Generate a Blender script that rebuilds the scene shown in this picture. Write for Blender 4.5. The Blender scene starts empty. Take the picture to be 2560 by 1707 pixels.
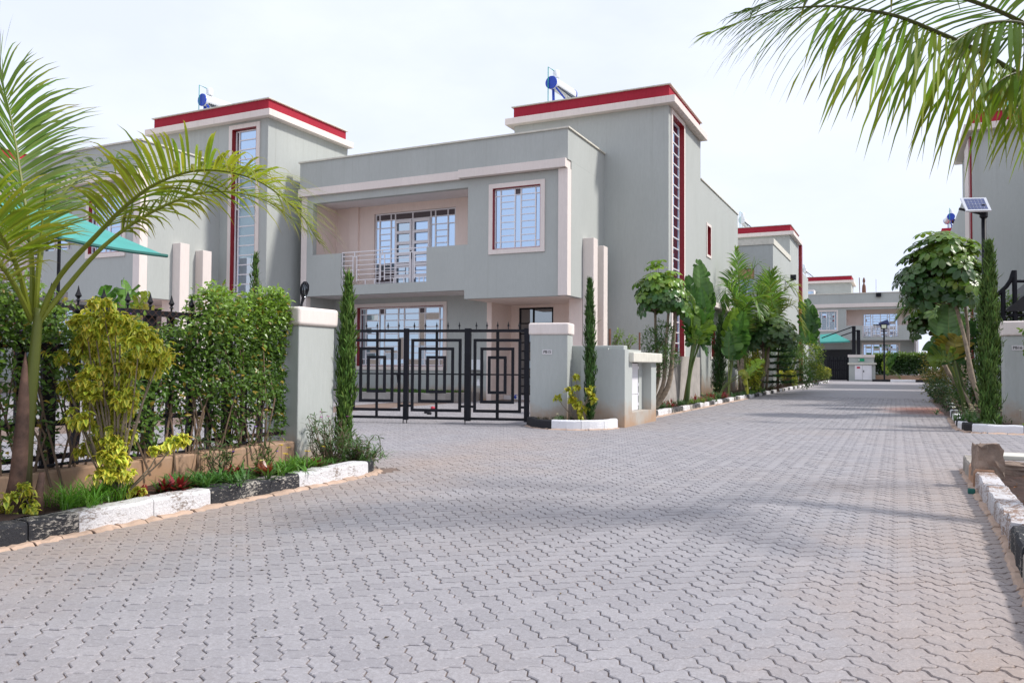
import bpy, math, random
import numpy as np
from mathutils import Vector, Matrix

R = random.Random(11)
RN = np.random.default_rng(11)
SC = bpy.context.scene
COL = SC.collection

# ------------------------------------------------------------------ camera
EYE = np.array([0.0, 0.0, 1.15])
FPX = 1990.0                      # focal length for a frame 2560 wide


def cam_axes(yaw, pitch, roll):
    cy, sy, cp, sp = math.cos(yaw), math.sin(yaw), math.cos(pitch), math.sin(pitch)
    f = np.array([-sy * cp, cy * cp, sp])
    r = np.array([cy, sy, 0.0])
    u = np.cross(r, f)
    cr, sr = math.cos(roll), math.sin(roll)
    return cr * r + sr * u, -sr * r + cr * u, f


CR, CU, CF = cam_axes(math.radians(25.8), math.radians(1.75), math.radians(0.36))
cam = bpy.data.cameras.new('camera')
cam.sensor_width = 36.0
cam.lens = 36.0 * FPX / 2560.0
cam.clip_start = 0.05
cam.clip_end = 2000.0
cam_o = bpy.data.objects.new('camera', cam)
COL.objects.link(cam_o)
cam_o.matrix_world = Matrix(((CR[0], CU[0], -CF[0], EYE[0]), (CR[1], CU[1], -CF[1], EYE[1]),
                             (CR[2], CU[2], -CF[2], EYE[2]), (0, 0, 0, 1)))
cam.dof.use_dof = True
cam.dof.focus_distance = 8.0
cam.dof.aperture_fstop = 11.0
SC.camera = cam_o

# ------------------------------------------------------------------ world, sun, exposure
SUN_EL, SUN_ROT = math.radians(47), math.radians(74)      # rotation clockwise from +Y
world = bpy.data.worlds.new('World')
SC.world = world
world.use_nodes = True
nt = world.node_tree
nt.nodes.clear()
_out = nt.nodes.new('ShaderNodeOutputWorld')
_sky = nt.nodes.new('ShaderNodeTexSky')
_sky.sky_type = 'NISHITA'
_sky.sun_disc = False
_sky.sun_elevation = SUN_EL
_sky.sun_rotation = SUN_ROT
_sky.altitude = 1500
_sky.air_density = 1.0
_sky.dust_density = 2.0
_b1 = nt.nodes.new('ShaderNodeBackground')
_b1.inputs['Strength'].default_value = 0.11
_b2 = nt.nodes.new('ShaderNodeBackground')
_b2.inputs['Color'].default_value = (0.79, 0.845, 1.0, 1)
_b2.inputs['Strength'].default_value = 1.16
_tc = nt.nodes.new('ShaderNodeTexCoord')
_mp = nt.nodes.new('ShaderNodeMapping')
_mp.inputs['Scale'].default_value = (1.0, 1.0, 2.2)
_n1 = nt.nodes.new('ShaderNodeTexNoise')
_n1.inputs['Scale'].default_value = 2.3
_n1.inputs['Detail'].default_value = 7.0
_n1.inputs['Roughness'].default_value = 0.55
_mr = nt.nodes.new('ShaderNodeMapRange')
_mr.inputs['From Min'].default_value = 0.38
_mr.inputs['From Max'].default_value = 0.58
_mr.inputs['To Min'].default_value = 0.88
_mr.inputs['To Max'].default_value = 1.0
_mr.clamp = True
_mx = nt.nodes.new('ShaderNodeMixShader')
L = nt.links.new
L(_tc.outputs['Generated'], _mp.inputs['Vector'])
L(_mp.outputs['Vector'], _n1.inputs['Vector'])
L(_n1.outputs['Fac'], _mr.inputs['Value'])
L(_sky.outputs['Color'], _b1.inputs['Color'])
L(_mr.outputs['Result'], _mx.inputs['Fac'])
L(_b1.outputs['Background'], _mx.inputs[1])
L(_b2.outputs['Background'], _mx.inputs[2])
L(_mx.outputs['Shader'], _out.inputs['Surface'])

sun = bpy.data.lights.new('sun', 'SUN')
sun.energy = 3.8
sun.angle = math.radians(5.5)
sun.color = (1.0, 0.95, 0.89)
sun_o = bpy.data.objects.new('sun', sun)
COL.objects.link(sun_o)
SUN_DIR = Vector((math.cos(SUN_EL) * math.sin(SUN_ROT), math.cos(SUN_EL) * math.cos(SUN_ROT), math.sin(SUN_EL)))
sun_o.rotation_euler = SUN_DIR.to_track_quat('Z', 'Y').to_euler()
sun_o.location = (20, 5, 30)

SC.view_settings.view_transform = 'Standard'
SC.view_settings.look = 'None'
SC.view_settings.exposure = 0.07
SC.view_settings.gamma = 1.0
SC.view_settings.use_curve_mapping = False
SC.render.engine = 'CYCLES'
SC.cycles.use_denoising = True
SC.cycles.max_bounces = 8
SC.cycles.diffuse_bounces = 4
SC.cycles.transmission_bounces = 4
SC.cycles.transparent_max_bounces = 8


# ------------------------------------------------------------------ surveying helpers (picture point to a real place)
def ray(x, y):
    return CF + CR * ((x - 1280.0) / FPX) - CU * ((y - 853.5) / FPX)


def at_z(x, y, z=0.0):
    d = ray(x, y)
    return EYE + d * ((z - EYE[2]) / d[2])


def at_x(x, y, X):
    d = ray(x, y)
    return EYE + d * (X / d[0])


def at_y(x, y, Y):
    d = ray(x, y)
    return EYE + d * (Y / d[1])


def at_d(x, y, dep):
    return EYE + ray(x, y) * dep


def at_plane(x, y, p, n):
    d = ray(x, y)
    return EYE + d * (float(np.dot(np.array(p) - EYE, n)) / float(np.dot(d, n)))


def nrm(v):
    v = np.asarray(v, float)
    return v / max(1e-9, np.linalg.norm(v))


# ------------------------------------------------------------------ mesh helpers
class MB:
    def __init__(self):
        self.v, self.f, self.M = [], [], None

    def _add(self, vs, fs):
        o = len(self.v)
        if self.M is not None:
            vs = [tuple(self.M @ Vector(p)) for p in vs]
        self.v += [tuple(map(float, p)) for p in vs]
        self.f += [tuple(i + o for i in q) for q in fs]
        return self

    def box(self, x0, x1, y0, y1, z0, z1):
        x0, x1 = min(x0, x1), max(x0, x1)
        y0, y1 = min(y0, y1), max(y0, y1)
        z0, z1 = min(z0, z1), max(z0, z1)
        return self._add([(x0, y0, z0), (x1, y0, z0), (x1, y1, z0), (x0, y1, z0), (x0, y0, z1), (x1, y0, z1), (x1, y1, z1), (x0, y1, z1)],
                         [(0, 3, 2, 1), (4, 5, 6, 7), (0, 1, 5, 4), (1, 2, 6, 5), (2, 3, 7, 6), (3, 0, 4, 7)])

    def prism(self, poly, z0, z1, top=None):
        n = len(poly)
        top = top or poly
        vs = [(p[0], p[1], z0) for p in poly] + [(p[0], p[1], z1) for p in top]
        fs = [tuple(range(n - 1, -1, -1)), tuple(range(n, 2 * n))]
        fs += [(i, (i + 1) % n, n + (i + 1) % n, n + i) for i in range(n)]
        return self._add(vs, fs)

    def quad(self, a, b, c, d):
        return self._add([a, b, c, d], [(0, 1, 2, 3)])

    def tube(self, pts, rad, n=6, cap=True):
        pts = [np.asarray(p, float) for p in pts]
        if not hasattr(rad, '__len__'):
            rad = [rad] * len(pts)
        vs, fs = [], []
        ref = np.array([0.31, 0.52, 0.79])
        for i, p in enumerate(pts):
            t = nrm(pts[min(i + 1, len(pts) - 1)] - pts[max(i - 1, 0)])
            if abs(np.dot(t, ref)) > 0.95:
                ref = np.array([0.9, -0.3, 0.2])
            a = nrm(np.cross(t, ref))
            b = np.cross(t, a)
            ref = nrm(np.cross(a, t)) if False else ref
            for k in range(n):
                w = 2 * math.pi * k / n
                vs.append(p + (a * math.cos(w) + b * math.sin(w)) * rad[i])
        for i in range(len(pts) - 1):
            for k in range(n):
                k2 = (k + 1) % n
                fs.append((i * n + k, i * n + k2, (i + 1) * n + k2, (i + 1) * n + k))
        if cap:
            fs.append(tuple(range(n - 1, -1, -1)))
            fs.append(tuple((len(pts) - 1) * n + k for k in range(n)))
        return self._add(vs, fs)

    def bar(self, a, b, w, d=None, up=(0, 0, 1)):
        """square bar from a to b"""
        d = d or w
        a, b = np.asarray(a, float), np.asarray(b, float)
        t = nrm(b - a)
        up = np.asarray(up, float)
        if abs(np.dot(t, up)) > 0.95:
            up = np.array([1.0, 0, 0])
        s = nrm(np.cross(t, up))
        u = np.cross(s, t)
        q = [s * w / 2 + u * d / 2, -s * w / 2 + u * d / 2, -s * w / 2 - u * d / 2, s * w / 2 - u * d / 2]
        return self._add([a + k for k in q] + [b + k for k in q],
                         [(0, 1, 2, 3), (7, 6, 5, 4), (0, 4, 5, 1), (1, 5, 6, 2), (2, 6, 7, 3), (3, 7, 4, 0)])

    def lathe(self, prof, c, n=16, axis=2):
        vs, fs = [], []
        for r, h in prof:
            for k in range(n):
                w = 2 * math.pi * k / n
                p = [r * math.cos(w), r * math.sin(w), h]
                if axis == 0:
                    p = [h, r * math.cos(w), r * math.sin(w)]
                elif axis == 1:
                    p = [r * math.cos(w), h, r * math.sin(w)]
                vs.append((p[0] + c[0], p[1] + c[1], p[2] + c[2]))
        for i in range(len(prof) - 1):
            for k in range(n):
                k2 = (k + 1) % n
                fs.append((i * n + k, i * n + k2, (i + 1) * n + k2, (i + 1) * n + k))
        fs.append(tuple(range(n)))
        fs.append(tuple((len(prof) - 1) * n + k for k in range(n)))
        return self._add(vs, fs)

    def panel(self, u0, u1, w0, w1, holes, d0, d1, axis):
        """wall slab with rectangular holes. axis 'y': u is x, slab between y=d0 and y=d1; axis 'x': u is y."""
        us = sorted(set([u0, u1] + [min(max(h[i], u0), u1) for h in holes for i in (0, 1)]))
        ws = sorted(set([w0, w1] + [min(max(h[i], w0), w1) for h in holes for i in (2, 3)]))

        def solid(i, j):
            if not (0 <= i < len(us) - 1 and 0 <= j < len(ws) - 1):
                return False
            cu, cw = (us[i] + us[i + 1]) / 2, (ws[j] + ws[j + 1]) / 2
            return not any(h[0] < cu < h[1] and h[2] < cw < h[3] for h in holes)

        def pt(u, d, w):
            return (u, d, w) if axis == 'y' else (d, u, w)
        for i in range(len(us) - 1):
            for j in range(len(ws) - 1):
                if not solid(i, j):
                    continue
                a, b, c, e = us[i], us[i + 1], ws[j], ws[j + 1]
                self.quad(pt(a, d0, c), pt(b, d0, c), pt(b, d0, e), pt(a, d0, e))
                self.quad(pt(a, d1, c), pt(a, d1, e), pt(b, d1, e), pt(b, d1, c))
                if not solid(i - 1, j):
                    self.quad(pt(a, d0, c), pt(a, d0, e), pt(a, d1, e), pt(a, d1, c))
                if not solid(i + 1, j):
                    self.quad(pt(b, d0, c), pt(b, d1, c), pt(b, d1, e), pt(b, d0, e))
                if not solid(i, j - 1):
                    self.quad(pt(a, d0, c), pt(a, d1, c), pt(b, d1, c), pt(b, d0, c))
                if not solid(i, j + 1):
                    self.quad(pt(a, d0, e), pt(b, d0, e), pt(b, d1, e), pt(a, d1, e))
        return self

    def build(self, name, material, parent=None, smooth=False, kind=None, bevel=0.0, seg=2):
        me = bpy.data.meshes.new(name)
        me.from_pydata(self.v, [], self.f)
        me.update()
        o = link(name, me, material, parent, kind)
        if smooth:
            me.polygons.foreach_set('use_smooth', [True] * len(me.polygons))
        if bevel:
            m = o.modifiers.new('bevel', 'BEVEL')
            m.width = bevel
            m.segments = seg
            m.limit_method = 'ANGLE'
            m.angle_limit = math.radians(40)
        return o


def link(name, me, material, parent=None, kind=None):
    o = bpy.data.objects.new(name, me)
    COL.objects.link(o)
    if material is not None:
        for m in (material if isinstance(material, (list, tuple)) else [material]):
            me.materials.append(m)
    if parent is not None:
        adopt(o, parent)
    if kind:
        o['kind'] = kind
    return o


def world_of(o):
    m = Matrix.Translation(o.location) @ o.rotation_euler.to_matrix().to_4x4()
    if o.parent is not None:
        m = world_of(o.parent) @ o.matrix_parent_inverse @ m
    return m


def adopt(o, parent):
    o.parent = parent
    o.matrix_parent_inverse = world_of(parent).inverted()


def tag(o, label=None, category=None, group=None, kind=None):
    if label:
        o['label'] = label
    if category:
        o['category'] = category
    if group:
        o['group'] = group
    if kind:
        o['kind'] = kind
    return o


def thing(name, loc, label, category, group=None):
    o = bpy.data.objects.new(name, None)
    COL.objects.link(o)
    o.location = tuple(float(c) for c in loc)
    o.empty_display_size = 0.2
    return tag(o, label, category, group)


def copy_tree(o, parent=None):
    c = o.copy()
    COL.objects.link(c)
    c.parent = parent
    if parent is not None:
        c.matrix_parent_inverse = o.matrix_parent_inverse.copy()
    for ch in list(o.children):
        copy_tree(ch, c)
    return c


# ------------------------------------------------------------------ materials
def new_mat(name):
    m = bpy.data.materials.new(name)
    m.use_nodes = True
    t = m.node_tree
    return m, t, t.nodes['Principled BSDF'], t.links.new


def nd(t, kind, **kw):
    n = t.nodes.new(kind)
    for k, v in kw.items():
        if k in n.inputs:
            n.inputs[k].default_value = v
        else:
            setattr(n, k, v)
    return n


def mixc(t, fac, a, b, mode='MIX'):
    n = t.nodes.new('ShaderNodeMix')
    n.data_type = 'RGBA'
    n.blend_type = mode
    for s, v in ((0, fac), (6, a), (7, b)):
        if hasattr(v, 'links') or isinstance(v, bpy.types.NodeSocket):
            t.links.new(v, n.inputs[s])
        else:
            n.inputs[s].default_value = v if s == 0 else (v[0], v[1], v[2], 1)
    return n.outputs[2]


def maprange(t, v, a, b, c=0.0, d=1.0):
    n = nd(t, 'ShaderNodeMapRange')
    n.inputs['From Min'].default_value = a
    n.inputs['From Max'].default_value = b
    n.inputs['To Min'].default_value = c
    n.inputs['To Max'].default_value = d
    t.links.new(v, n.inputs['Value'])
    return n.outputs['Result']


def noise(t, scale, detail=4, rough=0.55, stretch=None, coord='Object'):
    tc = nd(t, 'ShaderNodeTexCoord')
    n = nd(t, 'ShaderNodeTexNoise', Scale=scale, Detail=detail, Roughness=rough)
    if stretch:
        mp = nd(t, 'ShaderNodeMapping')
        mp.inputs['Scale'].default_value = stretch
        t.links.new(tc.outputs[coord], mp.inputs['Vector'])
        t.links.new(mp.outputs['Vector'], n.inputs['Vector'])
    else:
        t.links.new(tc.outputs[coord], n.inputs['Vector'])
    return n.outputs['Fac']


def bump(t, bsdf, h, strength=0.3, dist=0.01):
    b = nd(t, 'ShaderNodeBump', Strength=strength, Distance=dist)
    t.links.new(h, b.inputs['Height'])
    t.links.new(b.outputs['Normal'], bsdf.inputs['Normal'])


def plain(name, c, rough=0.6, metal=0.0, var=0.12, scale=6.0, bmp=0.0, spec=0.5):
    m, t, b, ln = new_mat(name)
    n = noise(t, scale, 5)
    f = maprange(t, n, 0.3, 0.7)
    ln(mixc(t, f, tuple(k * (1 - var) for k in c), tuple(min(1, k * (1 + var)) for k in c)), b.inputs['Base Color'])
    b.inputs['Roughness'].default_value = rough
    b.inputs['Metallic'].default_value = metal
    b.inputs['Specular IOR Level'].default_value = spec
    if bmp:
        bump(t, b, noise(t, scale * 12, 4), bmp, 0.006)
    return m


def stucco(name, c, stain=0.0, var=0.045):
    """brush-finished render: fine vertical streaks, faint weathering, earth splashed up from the beds"""
    m, t, b, ln = new_mat(name)
    st = noise(t, 11.0, 7, 0.75, (2.4, 2.4, 0.42))
    big = noise(t, 0.7, 4, 0.6, (1, 1, 0.5))
    fine = noise(t, 55.0, 4, 0.65, (1, 1, 0.25))
    a = mixc(t, maprange(t, st, 0.35, 0.65), tuple(k * (1 - var) for k in c), tuple(k * (1 + var) for k in c))
    a = mixc(t, maprange(t, big, 0.40, 0.75, 0, 0.5), a, tuple(k * 0.86 for k in c))
    run = noise(t, 5.0, 4, 0.6, (2.0, 2.0, 0.06))
    a = mixc(t, maprange(t, run, 0.57, 0.80, 0, 0.20), a, (c[0] * 0.68, c[1] * 0.64, c[2] * 0.58))
    geo = nd(t, 'ShaderNodeNewGeometry')
    sep = nd(t, 'ShaderNodeSeparateXYZ')
    ln(geo.outputs['Position'], sep.inputs[0])
    # rain runs below the copings and the tower band
    drip = noise(t, 2.6, 5, 0.65, (3.0, 3.0, 0.05))
    dm = nd(t, 'ShaderNodeMath', operation='MULTIPLY')
    ln(maprange(t, drip, 0.54, 0.76, 0, 0.26), dm.inputs[0])
    ln(maprange(t, sep.outputs['Z'], 6.6, 8.25, 0.0, 1.0), dm.inputs[1])
    a = mixc(t, dm.outputs[0], a, (c[0] * 0.55, c[1] * 0.53, c[2] * 0.48))
    if stain:
        sp = noise(t, 1.6, 5, 0.65)
        add = nd(t, 'ShaderNodeMath', operation='MULTIPLY_ADD')
        ln(sp, add.inputs[0])
        add.inputs[1].default_value = -1.5 * stain
        ln(sep.outputs['Z'], add.inputs[2])
        a = mixc(t, maprange(t, add.outputs[0], -0.12 * stain, -0.75 * stain, 0.0, 0.8), a, (0.40, 0.235, 0.13))
    ln(a, b.inputs['Base Color'])
    b.inputs['Roughness'].default_value = 0.9
    b.inputs['Specular IOR Level'].default_value = 0.25
    bump(t, b, fine, 0.35, 0.006)
    return m


def chipped(name, c, under, amount, scale=38.0):
    """old kerb paint flaking off rough concrete"""
    m, t, b, ln = new_mat(name)
    n = noise(t, scale, 8, 0.8, (1.0, .55, 1.6))
    big = noise(t, 3.1, 4)
    s = nd(t, 'ShaderNodeMath', operation='MULTIPLY_ADD')
    ln(big, s.inputs[0])
    s.inputs[1].default_value = 0.55
    ln(n, s.inputs[2])
    f = maprange(t, s.outputs[0], 0.80 - amount, 0.86 - amount)
    var = mixc(t, noise(t, 5, 3), c, tuple(k * 0.86 for k in c))
    ln(mixc(t, f, var, under), b.inputs['Base Color'])
    b.inputs['Roughness'].default_value = 0.8
    bump(t, b, noise(t, 34, 8, 0.75), 1.0, 0.02)
    return m


def leafy(name, rough=0.42, trans=0.32, spec=0.5):
    """leaf: colour from the leaf's own vertex colours, light passes through"""
    m, t, b, ln = new_mat(name)
    at = nd(t, 'ShaderNodeVertexColor', layer_name='col')
    ln(at.outputs['Color'], b.inputs['Base Color'])
    b.inputs['Roughness'].default_value = rough
    b.inputs['Specular IOR Level'].default_value = spec
    tr = nd(t, 'ShaderNodeBsdfTranslucent')
    g = nd(t, 'ShaderNodeGamma', Gamma=0.85)
    ln(at.outputs['Color'], g.inputs['Color'])
    ln(mixc(t, 0.55, g.outputs['Color'], (1.0, 0.95, 0.25), 'MULTIPLY'), tr.inputs['Color'])
    mx = nd(t, 'ShaderNodeMixShader')
    mx.inputs[0].default_value = trans
    out = t.nodes['Material Output']
    ln(b.outputs[0], mx.inputs[1])
    ln(tr.outputs[0], mx.inputs[2])
    ln(mx.outputs[0], out.inputs['Surface'])
    return m


def glass_mat(name, refl=0.66, tint=(0.80, 0.90, 1.0)):
    m, t, b, ln = new_mat(name)
    b.inputs['Base Color'].default_value = (0.025, 0.032, 0.038, 1)
    b.inputs['Roughness'].default_value = 0.05
    g = nd(t, 'ShaderNodeBsdfGlossy')
    g.inputs['Color'].default_value = (*tint, 1)
    g.inputs['Roughness'].default_value = 0.012
    mx = nd(t, 'ShaderNodeMixShader')
    mx.inputs[0].default_value = refl
    ln(b.outputs[0], mx.inputs[1])
    ln(g.outputs[0], mx.inputs[2])
    ln(mx.outputs[0], t.nodes['Material Output'].inputs['Surface'])
    return m


def paver_mat(name, per_object):
    m, t, b, ln = new_mat(name)
    if per_object:
        oi = nd(t, 'ShaderNodeObjectInfo')
        rnd = oi.outputs['Random']
    else:
        at = nd(t, 'ShaderNodeAttribute', attribute_name='rnd')
        rnd = at.outputs['Fac']
    geo = nd(t, 'ShaderNodeNewGeometry')

    def wn(scale, d=4, r=0.6):
        n = nd(t, 'ShaderNodeTexNoise', Scale=scale, Detail=d, Roughness=r)
        ln(geo.outputs['Position'], n.inputs['Vector'])
        return n.outputs['Fac']
    base = mixc(t, rnd, (0.272, 0.261, 0.278), (0.335, 0.322, 0.338))
    base = mixc(t, maprange(t, wn(0.45, 5), 0.46, 0.72, 0, 0.42), base, (0.335, 0.285, 0.26))
    base = mixc(t, maprange(t, wn(1.1, 5), 0.52, 0.78, 0, 0.5), base, (0.23, 0.225, 0.24))
    # red earth swept along the kerbs
    sep = nd(t, 'ShaderNodeSeparateXYZ')
    ln(geo.outputs['Position'], sep.inputs[0])
    ew = wn(0.8, 5, 0.65)
    for edge, sgn, wid in ((-4.97, 1, 1.9), (0.66, -1, 1.8)):
        sb = nd(t, 'ShaderNodeMath', operation='SUBTRACT')
        ln(sep.outputs['X'], sb.inputs[0])
        sb.inputs[1].default_value = edge
        ab = nd(t, 'ShaderNodeMath', operation='ABSOLUTE')
        ln(sb.outputs[0], ab.inputs[0])
        ma = nd(t, 'ShaderNodeMath', operation='MULTIPLY_ADD')
        ln(ab.outputs[0], ma.inputs[0])
        ma.inputs[1].default_value = -1.0 / wid
        ma.inputs[2].default_value = 1.0
        pr = nd(t, 'ShaderNodeMath', operation='MULTIPLY_ADD')
        ln(ew, pr.inputs[0])
        pr.inputs[1].default_value = 1.6
        ln(ma.outputs[0], pr.inputs[2])
        mu = nd(t, 'ShaderNodeMath', operation='MULTIPLY')
        ln(maprange(t, pr.outputs[0], 1.05, 1.95, 0, 0.6), mu.inputs[0])
        ln(maprange(t, sep.outputs['Y'], 6.5, 13.0, 1.0, 0.22), mu.inputs[1])
        base = mixc(t, mu.outputs[0], base, (0.40, 0.275, 0.19))
    # spilt red soil by the bed of the tall cypress
    dist = nd(t, 'ShaderNodeVectorMath', operation='DISTANCE')
    sc = nd(t, 'ShaderNodeVectorMath', operation='MULTIPLY')
    ln(geo.outputs['Position'], sc.inputs[0])
    sc.inputs[1].default_value = (1.0, 0.55, 1.0)
    ln(sc.outputs[0], dist.inputs[0])
    dist.inputs[1].default_value = (0.95, 24.6 * 0.55, 0)
    da = nd(t, 'ShaderNodeMath', operation='MULTIPLY_ADD')
    ln(wn(1.5, 5, 0.65), da.inputs[0])
    da.inputs[1].default_value = -1.6
    ln(dist.outputs['Value'], da.inputs[2])
    base = mixc(t, maprange(t, da.outputs[0], 0.85, -0.1, 0, 0.92), base, (0.26, 0.075, 0.035))
    md = wn(48.0, 5, 0.8)
    base = mixc(t, maprange(t, md, 0.42, 0.66, 0, 0.55), base, (0.22, 0.205, 0.205))
    base = mixc(t, maprange(t, md, 0.48, 0.30, 0, 0.35), base, (0.47, 0.455, 0.47))
    sp = wn(150.0, 2, 0.7)
    base = mixc(t, maprange(t, sp, 0.57, 0.68, 0, 0.6), base, (0.17, 0.155, 0.15))
    base = mixc(t, maprange(t, sp, 0.42, 0.28, 0, 0.25), base, (0.55, 0.53, 0.52))
    ln(base, b.inputs['Base Color'])
    b.inputs['Roughness'].default_value = 0.72
    b.inputs['Specular IOR Level'].default_value = 0.42
    bump(t, b, wn(230.0, 3, 0.7), 0.35, 0.003)
    return m


MT = {}
MT['wall'] = stucco('grey_green_render', (0.432, 0.455, 0.434))
MT['wall_stained'] = stucco('grey_green_render_earth_stained', (0.432, 0.455, 0.434), stain=0.75)
MT['wall_bed'] = stucco('grey_green_render_earth_splashed', (0.432, 0.455, 0.434), stain=1.35)
MT['cream'] = stucco('cream_render', (0.76, 0.685, 0.64), var=0.045)
MT['pink'] = stucco('peach_render', (0.84, 0.71, 0.64), var=0.03)
MT['red'] = stucco('crimson_render', (0.36, 0.025, 0.045), var=0.10)
MT['darkred'] = plain('dark_red_gloss_paint', (0.26, 0.008, 0.014), 0.4, var=0.08)
MT['white'] = plain('white_steel_paint', (0.76, 0.74, 0.76), 0.4, var=0.03)
MT['soffit'] = plain('white_ceiling_paint', (0.74, 0.70, 0.69), 0.8, var=0.04)
MT['black'] = plain('black_steel_paint', (0.008, 0.0085, 0.013), 0.5, var=0.3, spec=0.22)
MT['coping'] = plain('pale_coping_cement', (0.62, 0.60, 0.52), 0.8, var=0.1)
MT['glass'] = glass_mat('blue_reflective_glass', 0.70, (0.60, 0.78, 1.0))
MT['glassmid'] = glass_mat('dimmed_reflection_glass', 0.56, (0.70, 0.85, 0.97))  # mirror strength lowered to imitate darker reflections than the scene gives
MT['glassdark'] = glass_mat('dim_glass', 0.34, (0.75, 0.82, 0.85))
MT['louvre'] = plain('dark_transom_panel', (0.07, 0.05, 0.055), 0.4)
MT['kerb_white'] = chipped('flaking_white_kerb_paint', (0.80, 0.79, 0.80), (0.30, 0.25, 0.22), -0.02)
MT['kerb_black'] = chipped('flaking_black_kerb_paint', (0.025, 0.026, 0.032), (0.50, 0.46, 0.40), 0.0)
MT['kerb_worn'] = chipped('worn_white_kerb_paint', (0.70, 0.68, 0.69), (0.30, 0.20, 0.15), 0.055)
MT['kerb_white_new'] = chipped('white_kerb_paint', (0.83, 0.83, 0.85), (0.5, 0.4, 0.33), -0.13)
MT['kerb_black_new'] = chipped('black_kerb_paint', (0.014, 0.014, 0.018), (0.4, 0.38, 0.36), -0.15)
MT['stone'] = plain('rough_quarry_stone', (0.30, 0.27, 0.235), 0.9, var=0.35, scale=7, bmp=0.9)
MT['brownstone'] = plain('brown_quarry_stone', (0.25, 0.185, 0.145), 0.9, var=0.45, scale=5, bmp=0.9)
MT['redstone'] = plain('earth_stained_stone', (0.40, 0.235, 0.15), 0.9, var=0.35, scale=6, bmp=0.8)
MT['haunch'] = plain('earth_coloured_mortar', (0.46, 0.33, 0.25), 0.9, var=0.2, scale=5, bmp=0.7)
MT['lowwall'] = stucco('earth_stained_plinth', (0.38, 0.27, 0.20), stain=1.0, var=0.2)
MT['soil'] = plain('dark_red_soil', (0.040, 0.019, 0.013), 0.95, var=0.45, scale=9, bmp=1.0)
MT['sand'] = plain('joint_sand', (0.19, 0.135, 0.11), 0.95, var=0.25, scale=3)
MT['earth'] = plain('bare_earth', (0.24, 0.15, 0.10), 0.95, var=0.3, scale=0.5)
MT['pave1'] = paver_mat('paver_concrete_single', True)
MT['pave2'] = paver_mat('paver_concrete', False)
MT['bark'] = plain('pale_bark', (0.24, 0.19, 0.135), 0.85, var=0.35, scale=14, bmp=0.6)
MT['bark2'] = plain('brown_bark', (0.17, 0.10, 0.065), 0.85, var=0.4, scale=12, bmp=0.6)
MT['twig'] = plain('twig', (0.15, 0.10, 0.065), 0.8, var=0.3)
MT['sheath'] = plain('dry_palm_sheath', (0.135, 0.075, 0.052), 0.7, var=0.6, scale=9, bmp=0.6)
MT['leaf'] = leafy('leaf')
MT['palmleaf'] = leafy('palm_leaflet', 0.4, 0.5)
MT['gloss'] = leafy('glossy_leaf', 0.33, 0.32, 0.5)
MT['dry'] = leafy('matt_leaf', 0.7, 0.2, 0.2)
MT['blue'] = plain('blue_enamel', (0.008, 0.05, 0.42), 0.35, var=0.1)
MT['tank'] = plain('white_tank_enamel', (0.74, 0.77, 0.80), 0.3, var=0.03)
MT['tubes'] = plain('dark_collector_glass', (0.02, 0.028, 0.045), 0.15, var=0.1)
MT['pipe'] = plain('green_water_pipe', (0.03, 0.36, 0.30), 0.45)
MT['sail'] = plain('teal_shade_net', (0.055, 0.30, 0.265), 0.75, var=0.08, scale=3)
MT['saildark'] = plain('dark_green_binding', (0.015, 0.12, 0.10), 0.7)
MT['pv'] = plain('solar_cells', (0.02, 0.035, 0.13), 0.18, var=0.15)
MT['alu'] = plain('aluminium', (0.62, 0.63, 0.65), 0.35, 0.6, var=0.05)
MT['rust'] = plain('rusty_iron', (0.15, 0.07, 0.045), 0.85, var=0.35, scale=20)
MT['doorwhite'] = plain('white_sheet_steel', (0.80, 0.79, 0.82), 0.45, var=0.05, scale=2)
MT['plate'] = plain('number_plate', (0.62, 0.60, 0.60), 0.5, var=0.05)
MT['ink'] = plain('black_lettering', (0.01, 0.01, 0.01), 0.6)
MT['brass'] = plain('brass_padlock', (0.50, 0.33, 0.06), 0.35, 0.8)
MT['tarp'] = plain('black_tarpaulin_and_porch_shade', (0.018, 0.018, 0.02), 0.7)
MT['concrete'] = plain('block_concrete', (0.36, 0.33, 0.30), 0.9, var=0.2, scale=3, bmp=0.5)
MT['signgreen'] = plain('green_sign', (0.0, 0.30, 0.13), 0.5)
MT['signred'] = plain('red_sign_print', (0.5, 0.03, 0.06), 0.5)
MT['lens'] = plain('floodlight_lens', (0.70, 0.74, 0.55), 0.2)
# ================================================================== the ground
def far_paving_mat():
    m = paver_mat('paving_far', False)
    t = m.node_tree
    at = [n for n in t.nodes if n.type == 'ATTRIBUTE'][0]
    vo = nd(t, 'ShaderNodeTexVoronoi', Scale=7.0)
    geo = nd(t, 'ShaderNodeNewGeometry')
    t.links.new(geo.outputs['Position'], vo.inputs['Vector'])
    sep = nd(t, 'ShaderNodeSeparateXYZ')
    t.links.new(vo.outputs['Color'], sep.inputs[0])
    for lk in list(at.outputs['Fac'].links):
        t.links.new(sep.outputs['X'], lk.to_socket)
    return m


MT['pave3'] = far_paving_mat()


def sheet(name, poly, z, material, kind='structure'):
    me = bpy.data.meshes.new(name)
    me.from_pydata([(p[0], p[1], z) for p in poly], [], [tuple(range(len(poly)))])
    return link(name, me, material, None, kind)


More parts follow.
